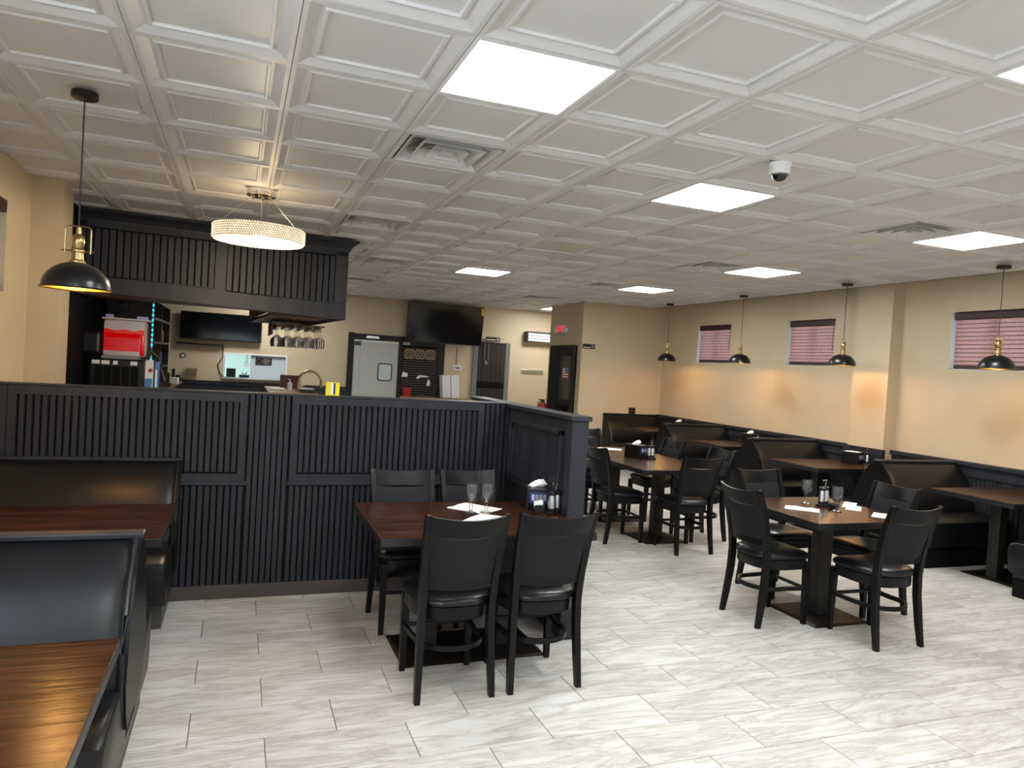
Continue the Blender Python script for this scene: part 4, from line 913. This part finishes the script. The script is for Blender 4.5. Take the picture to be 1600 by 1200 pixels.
# passage door and signs
hd = struct(B().box(4.60, 5.20, YF-.03, YF-.002, 0, 2.10).obj('door_2', 'hallwood'), 'dark wooden restroom passage door', 'door')
for i in range(6): B().box(4.605+i*.1, 4.695+i*.1, YF-.04, YF-.03, 0, 2.09, .003, seg=1).obj('plank', 'hallwood', hd)
B().box(4.60, 5.20, YF-.046, YF-.039, 1.18, 1.32).obj('cross_band', 'matteblack', hd)
B().box(5.20, 5.30, YF-.05, YF, 0, 2.14).obj('jamb', 'greyframe', hd); B().box(4.50, 4.60, YF-.05, YF, 0, 2.11).obj('jamb', 'greyframe', hd); B().box(4.60, 5.20, YF-.05, YF, 2.10, 2.13).obj('header', 'darkframe', hd)
b = B(); b.tube([(4.74, YF-.06, 2.1), (4.73, YF-.06, 1.75)], .006, 5); b.tube([(4.82, YF-.06, 2.1), (4.82, YF-.06, 1.75)], .006, 5); b.lathe([(.001, 0), (.03, .01), (.035, .06), (.001, .09)], (4.775, YF-.06, 1.66), 10); b.obj('pull_cord', 'tray', hd)
sg = thing('restroom_sign', 'small black restroom sign above the passage door', 'sign', ((4.746+5.061)/2, YF-.05, 2.16)); B().box(-.155, .155, -.012, 0, 0, .085, .003).obj('board', 'black', sg); B().box(-.14, .05, -.0135, -.0115, .018, .034).obj('print_line', 'paper', sg)
for s in (.085, .12):
    b = B(); b.lathe([(.001, .0), (.012, .0), (.006, .03), (.001, .032)], (s, -.013, .025), 8); b.lathe([(.001, .032), (.007, .038), (.001, .046)], (s, -.013, .025), 8); b.obj('pictogram', 'paper', sg)
ac = thing('air_curtain', 'white and black wall air conditioner near the passage door', 'air conditioner', (5.91, YF, 2.20)); B().box(-.31, .31, -.17, 0, 0, .22, .02).obj('case', 'black', ac)
for i in range(3): B().box(-.27, .30, -.18, -.165, .015+i*.06, .065+i*.06, .004).obj('louver', 'passpanel', ac)
q0, q1 = PYF(814, 577), PYF(848, 585); b = B(); b.box(q0.x, q1.x, YF-.02, YF, q1.z, q0.z, .004); o = b.obj('wall_plate', 'steel'); tag(o, 'long brushed steel plate on the far passage wall', 'plate')
# exit side
d3 = struct(B().box(XB-.03, XB, 11.56, 12.60, 0, 2.10).obj('door_3', 'matteblack'), 'dark glazed exit door with flag sticker', 'door')
for a, c, z0, z1 in ((11.56, 11.66, 0, 2.1), (12.22, 12.60, 0, 2.1), (11.66, 12.22, 1.90, 2.1), (11.66, 12.22, 1.04, 1.12), (11.66, 12.22, 0, .2)): B().box(XB-.07, XB-.03, a, c, z0, z1, .006).obj('frame', 'darkframe', d3)
B().box(XB-.05, XB-.044, 11.66, 12.22, 1.12, 1.90).obj('pane', 'screen', d3); B().box(XB-.05, XB-.044, 11.66, 12.22, .2, 1.04).obj('pane', 'screen', d3)
fl = thing('flag_sticker', 'small striped flag sticker with blue corner on the exit door glass', 'sticker', (XB-.052, 11.90, 1.50)); 
for i in range(9): B().box(-.002, .0, -.12, .12, i*.022, i*.022+.0215).obj('stripe', 'redpaint' if i % 2 == 0 else 'paper', fl)
B().box(-.0032, -.0018, -.12, -.01, .11, .198).obj('canton', 'blueprint', fl)
ex = thing('exit_sign', 'red lit exit sign with white emergency lamp heads', 'exit sign', (XB, 12.19, 2.30)); B().box(-.05, 0, -.17, .17, 0, .20, .008).obj('case', 'exitcase', ex)
text('EXIT', .17, 'exit_red', ex, (-.052, .0, .10), (PI/2, 0, -PI/2))
for s in (-1, 1): b = B(); b.lathe([(.001, -.10), (.05, -.10), (.05, -.08), (.02, -.02), (.001, -.02)], (0, s*.22, .08), 14, 'x'); b.obj('lamp_head', 'white', ex, True)
s2 = thing('restroom_sign', 'small black sign at the back wall edge above the chairs', 'sign', ((5.575+5.815)/2, YB, 2.045)); B().box(-.12, .12, -.012, 0, 0, .085, .003).obj('board', 'black', s2); B().box(-.108, .035, -.0135, -.0115, .018, .032).obj('print_line', 'paper', s2)
b = B(); b.lathe([(.018, -.0135), (.024, -.0135), (.024, -.0115), (.018, -.0115), (.018, -.0135)], (.075, 0, .042), 18, 'y'); b.obj('pictogram', 'paper', s2)
ou = thing('wall_outlet', 'square black four-socket outlet above the last booth', 'outlet', (6.635, YB, .99)); B().box(-.07, .07, -.012, 0, -.062, .062, .004).obj('plate', 'brownwood', ou)
for s in (-1, 1):
    for k_ in (-1, 1): B().box(s*.03-.017, s*.03+.017, -.015, -.0115, k_*.028-.017, k_*.028+.017, .003).obj('socket', 'matteblack', ou)
fe = thing('fire_extinguisher', 'red fire extinguisher on the side wall by the exit door', 'extinguisher', (XB-.10, 12.72, .72)); b = B(); b.lathe([(.001, 0), (.075, 0), (.08, .02), (.08, .24), (.05, .29), (.025, .30)], seg=18); b.obj('cylinder', 'redpaint', fe, True)
b = B(); b.lathe([(.03, .29), (.03, .33), (.001, .34)], seg=10); b.box(-.10, .03, -.012, .012, .33, .35); b.tube([(-.03, 0, .32), (-.10, 0, .28), (-.10, 0, .08)], .012, 6); b.obj('valve', 'black', fe); B().box(.08, .10, -.02, .02, .1, .25).obj('bracket', 'steel', fe)
